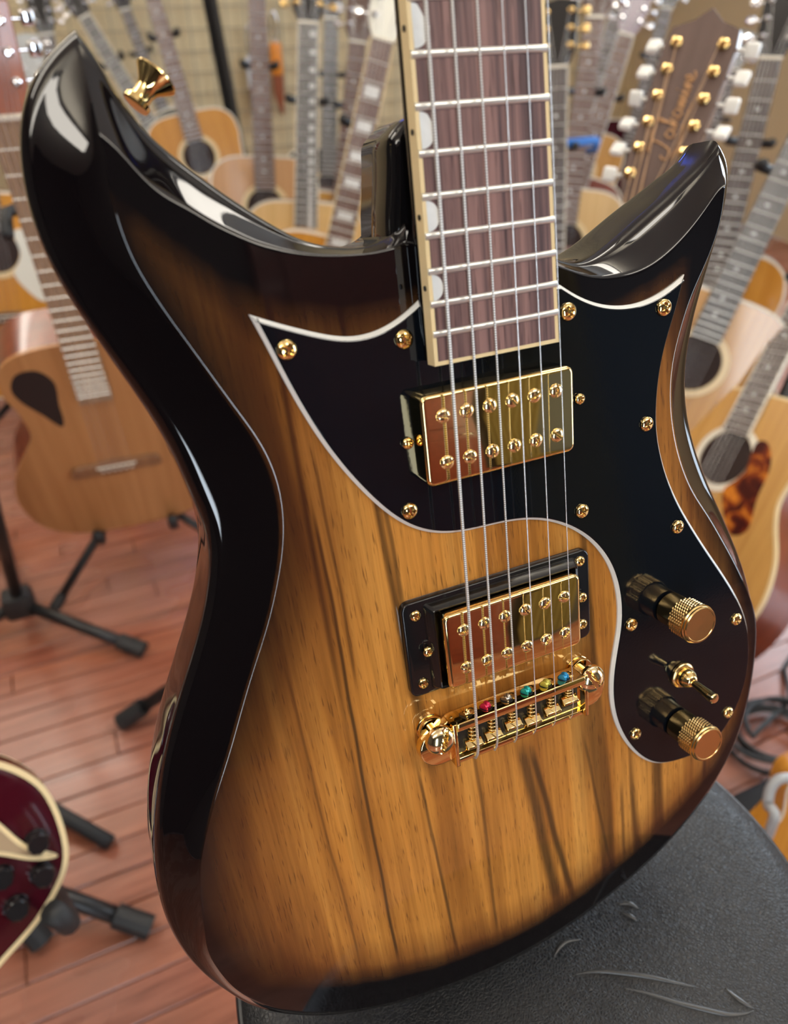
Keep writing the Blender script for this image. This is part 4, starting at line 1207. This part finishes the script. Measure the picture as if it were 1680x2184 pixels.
A('black guitar with a dark grey fingerboard right of the pearl dotted neck', place((0, .645), (706, 42), 2.35, (702, 260), lean=10), BLACKTOP, BLACKTOP, 'black stand of the black guitar', fbm=FB_GREY, headm=HEAD_BLACK, inlay=None)
A('spruce guitar with a slim brown neck and chrome tuners next to the upper cutaway', place((0, .645), (762, 92), 1.95, (738, 340), lean=10), SPRUCE, MAHOG, 'black stand of the spruce guitar beside the upper cutaway', fbm=FB_BROWN, headm=HEAD_BROWN)
A('guitar with a white headstock and white block inlays beside the black neck', place((0, .645), (815, 88), 1.42, (742, 430), lean=14), ORANGE, ORANGE, 'black stand of the guitar with block inlays', fbm=FB_BROWN, inlay='block', headm=HEAD_WHITE, fb_binding=CREAM, head='paddle')
# ---- right side
A('guitar with a black headstock and gold tuners just right of the fingerboard', place((0, .645), (1188, 146), 1.55, (1183, 320), lean=12), SPRUCE, MAHOG, 'black stand right of the fingerboard', headm=HEAD_BLACK, post=POST_GOLD, btn=BTN_GOLD, fb_binding=IVORY)
A('guitar with a brown bound neck and a blue capo behind the treble horn', place((0, .645), (1268, 40), 1.75, (1205, 480), lean=12), PALE, MAHOG, 'black stand of the guitar with the blue capo', fbm=FB_BROWN)
A('guitar with a dark purple headstock and white bound neck', place((0, .645), (1334, 77), 2.1, (1250, 340), lean=10), MAHOG, MAHOG, 'black stand of the guitar with the purple headstock', headm=HEAD_PURPLE, fb_binding=WHITE, fbm=FB_BROWN)
A('guitar with a white edged neck behind the purple headstock', place((0, .645), (1315, 20), 2.5, (1262, 240), lean=10), SPRUCE, MAHOG, 'black stand behind the purple headstock', fb_binding=WHITE, headm=HEAD_BROWN)
tw = Matrix(((0.4737, 0.2663, -0.8395, .327), (-0.8804, 0.1682, -0.4435, .424), (0.0231, 0.9491, 0.3141, .312), (0, 0, 0, 1)))
twelve = A('twelve string guitar with gold posts and ivory buttons behind the treble horn', tw, SPRUCE, MAHOG, 'black stand of the twelve string guitar', ntune=12, headm=HEAD_BROWN, head='crown', post=POST_GOLD, btn=BTN_WHITE, w0=.048, strm=M_('bronze_string', (.55, .36, .22), .4, metal=.7))
A('sunburst orange guitar with a tall dark headstock near the right edge', place((0, .645), (1642, 128), 1.5, (1568, 420), lean=12), ORANGE, ROSESIDE, 'black stand of the orange guitar near the right edge', headm=HEAD_BLACK, fbm=FB_DARK, post=POST_CHROME)
A('natural guitar with dotted fingerboard crossing the right edge below the treble horn', place((0, .203), (1502, 722), 1.42, (1677, 362), lean=11, yaw=4), SPRUCE, ROSESIDE, 'black stand of the natural guitar below the treble horn', fbm=FB_GREY, inlay='dots', inlay_x=-.004)
A('natural guitar with tortoise pickguard and cream rosette at the right edge', Matrix(((0.062, 0.5624, -0.8246, .811), (-0.968, 0.235, 0.0875, .602), (0.243, 0.7928, 0.559, .295), (0, 0, 0, 1))), SPRUCE, MAHOG, 'black stand of the guitar with the tortoise pickguard', guard='tort', fbm=FB_DARK, fb_binding=IVORY, binding=CREAM)
A('pale guitar with chrome tuners against the wall at the upper right', place((0, .645), (1560, 150), 2.6, (1500, 330), lean=8), PALE, MAHOG, 'black stand of the pale guitar at the upper right', headm=HEAD_BLACK)
A('dark red guitar with a black headstock behind the right window glow', place((0, .645), (1420, 20), 2.7, (1360, 240), lean=8), WINE, WINE, 'black stand of the dark red guitar', headm=HEAD_BLACK)
# the maker's script on the headstock of the twelve string
hd = [c for c in twelve.children if c.name.startswith('headstock')][0]
def script_word(parent, strokes, x, y, s, r, m):
    for st in strokes:
        P = catmull([(x - q[1] * s, y + q[0] * s, .0006) for q in st], 5)
        P = [tuple(p) for p in P]
        mk('script_stroke', *tube(P, [r * (.65 + .5 * abs(math.sin(.9 * i))) for i in range(len(P))], 6), m, parent, smooth=True)
word = [[(0.1, 2.2), (.5, 2.7), (1.2, 2.5), (2.2, 2.75), (3.0, 2.6)], [(1.5, 2.6), (1.2, 1.4), (.6, .1), (-.3, -.1), (-.6, .4), (-.2, .8)],
        [(2.7, .9), (2.2, 1.1), (1.9, .5), (2.2, .0), (2.7, .4), (2.9, 1.0), (2.8, .3), (3.1, .05)],
        [(3.1, .1), (3.7, 1.4), (4.0, 2.4), (3.7, 2.2), (3.5, .0)], [(3.55, .55), (3.85, .8), (4.15, 1.2)], [(3.7, .68), (3.95, .4), (4.3, .05)],
        [(5.1, .9), (4.7, 1.1), (4.4, .5), (4.7, .0), (5.1, .4), (5.3, 1.0), (5.2, .3), (5.5, .05)],
        [(5.5, .1), (5.8, 1.0), (5.75, .0), (6.2, 1.0), (6.2, .0), (6.7, 1.0), (6.7, .2), (6.9, .0)],
        [(6.9, .1), (7.3, 1.0), (7.2, .2), (7.5, .0)], [(7.4, 1.5), (7.45, 1.6), (7.5, 1.55)],
        [(7.5, .1), (7.9, 1.0), (7.8, .0), (8.3, 1.0), (8.4, .3), (8.6, .0)],
        [(8.6, .3), (9.1, .6), (9.0, 1.1), (8.7, .8), (8.7, .2), (9.1, .0), (9.6, .3)],
        [(-.6, -.5), (1.5, -.9), (4, -.6), (6, -.75)]]
script_word(hd, word, .0082, .060, .0096, .0010, M_('bronze_script', (.50, .27, .12), .4, metal=.3))
# blue capo
cp = PX(1228, 300, 1.63)
co = empty('capo', 'blue capo clamped on the brown neck behind the treble horn', 'capo', mat=Matrix.Translation(cp))
BLUE = M_('blue_capo', (.02, .16, .55), .3)
mk('capo_bar', *bevelled(box(-.045, .045, -.022, -.008, -.008, .008), .004, 2), BLUE, co)
mk('capo_lever', *tube([(.045, -.015, 0), (.055, .0, -.02), (.05, .02, -.03)], .006, 8), BLUE, co, smooth=True)

# straps hanging on the grid
for (p, label, c1, c2) in (((530, 60), 'hanging strap with a white tab and dark brown end left of the tan neck', M_('white_tab', (.62, .64, .68), .5), M_('brown_leather', (.10, .03, .012), .5)),
                   ((582, 30), 'hanging strap with an orange band and brown end right of the tan neck', M_('orange_band', (.75, .25, .02), .5), M_('red_brown_leather', (.25, .06, .015), .5))):
    r_ = ray(*p); w = CAM_W + r_ * ((YB - .048 - CAM_W.y) / r_.y)
    t = empty('guitar_strap', label, 'strap', 'straps on the grid', Matrix.Translation(w) @ Matrix.Scale(1.3, 4))
    mk('loop', *tube([(.012 * math.sin(a), 0, -.04 + .05 * math.cos(a)) for a in np.linspace(0, 2 * math.pi, 17)], .004, 6, False), CHROME, t, smooth=True)
    mk('tab', *bevelled(box(-.022, .022, -.008, .008, -.19, -.085), .012, 2), c1, t, auto=40)
    mk('strap_end', *loft([[(-.02, -.006, -.19), (.02, -.006, -.19), (.02, .006, -.19), (-.02, .006, -.19)], [(-.018, -.006, -.25), (.018, -.006, -.25), (.018, .006, -.25), (-.018, .006, -.25)], [(.002, -.004, -.32), (.012, -.004, -.32), (.012, .004, -.32), (.002, .004, -.32)]]), c2, t)

# ---- wine red electric guitar, lower left
def wine_guitar():
    # local frame: knob field around the lower right bout of a single cutaway guitar
    P0 = PX(76, 1790, .80)
    yax = Vector((-.42, .42, .80)).normalized()
    n0 = (CAM_W - P0); n0 = Vector((n0.x * .55, n0.y, n0.z * .9)).normalized()
    zax = (n0 - yax * n0.dot(yax)).normalized(); xax = yax.cross(zax)
    R = Matrix((xax, yax, zax)).transposed()
    o = P0 - R @ Vector((.104, -.018, 0))
    mt = Matrix.Translation(o) @ R.to_4x4()
    root = empty('electric_guitar', 'wine red archtop electric guitar with cream binding and dark knobs, lower left', 'guitar', None, mt)
    h = [(0, -.088), (.060, -.083), (.112, -.058), (.142, .005), (.138, .055), (.110, .110), (.100, .150), (.115, .195), (.105, .235), (.06, .255), (0, .258)]
    ol = outline(h)
    rr = []
    for k in range(9):
        q = inset(ol, .010 + .09 * (1 - (1 - k / 8.0)) * .7)
        rr.append([(p[0], p[1], .000 + .010 * (1 - (1 - k / 8.0) ** 2)) for p in q])
    mk('body', *loft([[(p[0], p[1], -.045) for p in ol], [(p[0], p[1], -.001) for p in ol]]), WINE, root, auto=40)
    V, F = loft([[(p[0] * s, (p[1] - .06) * s + .06, z) for p in inset(ol, .004)] for s, z in ((1, -.001), (.97, .0005), (.9, .003), (.75, .0065), (.5, .009), (.2, .0102))], False, True)
    mk('arched_top', V, F, WINE, root, smooth=True)
    mk('top_binding', *loft([[(p[0], p[1], -.007) for p in inset(ol, -.0006)], [(p[0], p[1], -.0002) for p in inset(ol, -.0006)], [(p[0], p[1], .0006) for p in inset(ol, .005)]], False, False), CREAM, root, auto=40)
    mk('back_binding', *loft([[(p[0], p[1], -.047) for p in inset(ol, -.0008)], [(p[0], p[1], -.041) for p in inset(ol, -.0008)]], True, False), CREAM, root, auto=40)
    P = catmull([(.108, -.044), (.090, -.028), (.072, .004), (.048, .030), (.036, .080), (.040, .150), (.068, .150), (.084, .085), (.094, .035), (.096, -.010)], 6, True)
    if sum(P[i][0] * P[(i + 1) % len(P)][1] - P[(i + 1) % len(P)][0] * P[i][1] for i in range(len(P))) < 0: P = P[::-1]
    Pl = [tuple(p) for p in P]
    mk('pickguard', *plate(inset(Pl, .004), .010, .0135), M_('tan_pickguard', (.42, .30, .18), .3), root)
    mk('pickguard_edge', *loft([[(p[0], p[1], .0098) for p in Pl], [(p[0], p[1], .0132) for p in Pl], [(p[0], p[1], .0138) for p in inset(Pl, .0042)]], False, False), CREAM, root, auto=40)
    KM = M_('dark_knob_plastic', (.012, .011, .012), .12)
    for (x, y) in ((.104, -.018), (.086, -.048), (.061, -.0175), (.050, -.053)):
        zz = .0035
        kk = empty('control_knob', parent=root); kk.location = (x, y, zz)
        mk('skirt', *lathe([(.0125, 0), (.0127, .003), (.0105, .0075)], 32), KM, kk, auto=35)
        v, f = [], []
        n = 36
        for j, z in enumerate((.0072, .0150, .0160)):
            for q in range(n):
                r = (.0100 + (.0007 if q % 4 < 2 else 0)) * (1 - .08 * (j == 2))
                v.append((r * math.cos(2 * math.pi * q / n), r * math.sin(2 * math.pi * q / n), z))
        for j in range(2):
            for q in range(n): f.append((j * n + q, j * n + (q + 1) % n, (j + 1) * n + (q + 1) % n, (j + 1) * n + q))
        f.append(tuple(2 * n + q for q in range(n)))
        mk('ribbed_top', v, f, KM, kk)
    mk('tailpiece', *bevelled(box(-.045, .045, -.012, .004, .012, .022), .004, 2), GOLD_SOFT, root, auto=40)
    neck_parts(root, .628, .19, .043, .056, .006, FB_DARK, 20, NECKW, 'block', HEAD_BLACK, 'paddle', 6, POST_GOLD, BTN_GOLD, CREAM)
    return mt
wm = wine_guitar()
def tripod(label, hub, top, feet, extra=(), r=.0105):
    o = Vector((hub.x, hub.y, 0))
    root = empty('guitar_stand', label, 'stand', 'black guitar stands', Matrix.Translation(o))
    mk('hub', *bevelled(box(-.03, .03, -.026, .026, hub.z - .03, hub.z + .03), .012, 2), BLACKR, root, auto=40)
    mk('post', *tube([Vector((0, 0, hub.z)), top - o], r, 10), BLACKM, root, smooth=True)
    for ft in feet:
        a, b = Vector((0, 0, hub.z)), Vector((ft.x, ft.y, max(ft.z, .013))) - o
        l = mk('leg', *tube([a, b], r * 1.05, 10), BLACKM, root, smooth=True)
        mk('rubber_foot', *tube([b + (a - b).normalized() * .055, b], r * 1.45, 10), BLACKR, l)
    for e in extra: mk('cradle_arm', *tube([p - o for p in e], r, 10), BLACKR, root, smooth=True)
# stand of the wine red guitar: feet on the floor where the photograph shows them
h0 = on_z(-40, 1850, .11)
tripod('black stand of the wine red guitar with legs spread on the floor', h0, wm @ Vector((0, .33, -.075)), [on_z(322, 1980, .012), on_z(91, 2012, .012), on_z(-330, 1700, .012)],
       [[on_z(-40, 1640, .06), on_z(235, 1797, .013)]] + [[Vector((h0.x, h0.y, .18)), wm @ Vector((s * .07, -.104, -.07)), wm @ Vector((s * .07, -.104, .015)), wm @ Vector((s * .07, -.075, .03))] for s in (-1, 1)], r=.0125)
hb = on_z(40, 1285, .09)
tripod('empty black stand with splayed legs on the floor at the left edge', hb, PX(-40, 980, 1.25), [on_z(308, 1388, .012), on_z(-150, 1400, .012), on_z(-10, 1120, .012)], r=.012)
hb2 = on_z(460, 1460, .2)
tripod('black stand foot reaching out behind the waist of the sunburst guitar', hb2 + Vector((.12, .1, 0)), hb2 + Vector((.14, .14, .5)), [on_z(258, 1540, .012), on_z(640, 1700, .012) + Vector((.2, .25, 0)), on_z(600, 1330, .012)], r=.012)

# dark case standing behind the cedar guitar
cs = on_z(-40, 960, 0)
cse = empty('guitar_case', 'black guitar case lying on the floor behind the cedar guitar', 'case', mat=Matrix.Translation((cs.x - .15, cs.y + .55, 0)))
cp_ = catmull([(-.5, -.14), (0, -.17), (.3, -.12), (.55, -.08), (.55, .08), (.3, .12), (0, .17), (-.5, .14)], 5, True)
mk('shell', *plate([tuple(p) for p in cp_], .0, .13, .03, 4), M_('black_case_vinyl', (.016, .017, .019), .25), cse, auto=40)
mk('seam', *loft([[(p[0], p[1], .075) for p in inset([tuple(q) for q in cp_], -.002)], [(p[0], p[1], .085) for p in inset([tuple(q) for q in cp_], -.002)]], False, False), CHROME, cse)

# ---- lower right corner: cable, amplifier, pedestal with a yellow guitar
cc = on_z(1640, 1585, .0)
P = []
for t in np.linspace(0, 4.5 * 2 * math.pi, 150):
    r = .075 + .012 * math.sin(t * .37) + .006 * math.cos(1.7 * t)
    P.append((r * math.cos(t), r * .8 * math.sin(t), .006 + .0045 * t / 3 + .006 * math.sin(t * 1.3) ** 2))
P += [(.10, .05, .02), (.16, .12, .006), (.25, .16, .006), (.40, .12, .006)]
tag(mk('coiled_cable', *tube(P, .0048, 8), BLACKR, None, smooth=True), 'coiled black cable on the floor at the lower right', 'cable').location = cc
ap = on_z(1672, 1722, .06)
amp = empty('amplifier', 'low black amplifier on the floor behind the stool at the lower right', 'amplifier', mat=Matrix.Translation((ap.x + .06, ap.y - .02, 0)))
mk('cabinet', *bevelled(box(-.16, .26, -.09, .06, .012, .10), .012, 2), M_('black_vinyl', (.008, .008, .009), .55, spec=.25), amp, auto=40)
mk('grille', *box(-.15, .25, -.098, -.090, .03, .065), M_('dark_grille', (.03, .03, .032), .7, bump=.4, bscale=700), amp)
mk('control_strip', *box(-.15, .25, -.096, -.090, .07, .09), M_('grey_strip', (.22, .22, .22), .4), amp)
for x in (-.13, .23):
    for y in (-.07, .07): mk('foot', *lathe([(.014, 0), (.014, .013)], 12, Matrix.Translation((x, y, 0))), BLACKR, amp)

# grey tubular arm and a small orange guitar at the lower right edge
ga = on_z(1655, 1790, .0)
g0 = PX(1640, 1775, .92); 
arm = empty('stand_arm', 'grey tubular stand arm at the lower right edge beside the stool', 'stand', mat=Matrix.Translation((g0.x, g0.y, 0)))
oo = Vector((g0.x, g0.y, 0))
GREYP = M_('grey_plastic', (.33, .34, .35), .35)
pts = [Vector((0, 0, .0)), g0 - oo, PX(1637, 1715, .92) - oo, PX(1645, 1678, .92) - oo, PX(1668, 1660, .92) - oo, PX(1705, 1668, .93) - oo, PX(1725, 1720, .94) - oo]
mk('tube', *tube(catmull([tuple(p) for p in pts], 5), .0062, 12), GREYP, arm, smooth=True)
mk('foot_pad', *lathe([(.02, 0), (.02, .012), (.012, .02)], 16), BLACKR, arm)
_y = Vector((.16, .22, .96)).normalized(); _z = Vector((-.35, -.85, .25)); _z = (_z - _y * _z.dot(_y)).normalized(); _x = _y.cross(_z)
um = Matrix((_x, _y, _z)).transposed().to_4x4() @ Matrix.Scale(.42, 4)
um = Matrix.Translation(PX(1668, 1715, .98) - um @ Vector((-.150, .16, 0))) @ um
uk = acoustic('ukulele', 'small orange ukulele cut by the right edge beside the grey stand arm', um, ORANGE, ORANGE, None, nfrets=14, guard=None)
uk['category'] = 'ukulele'
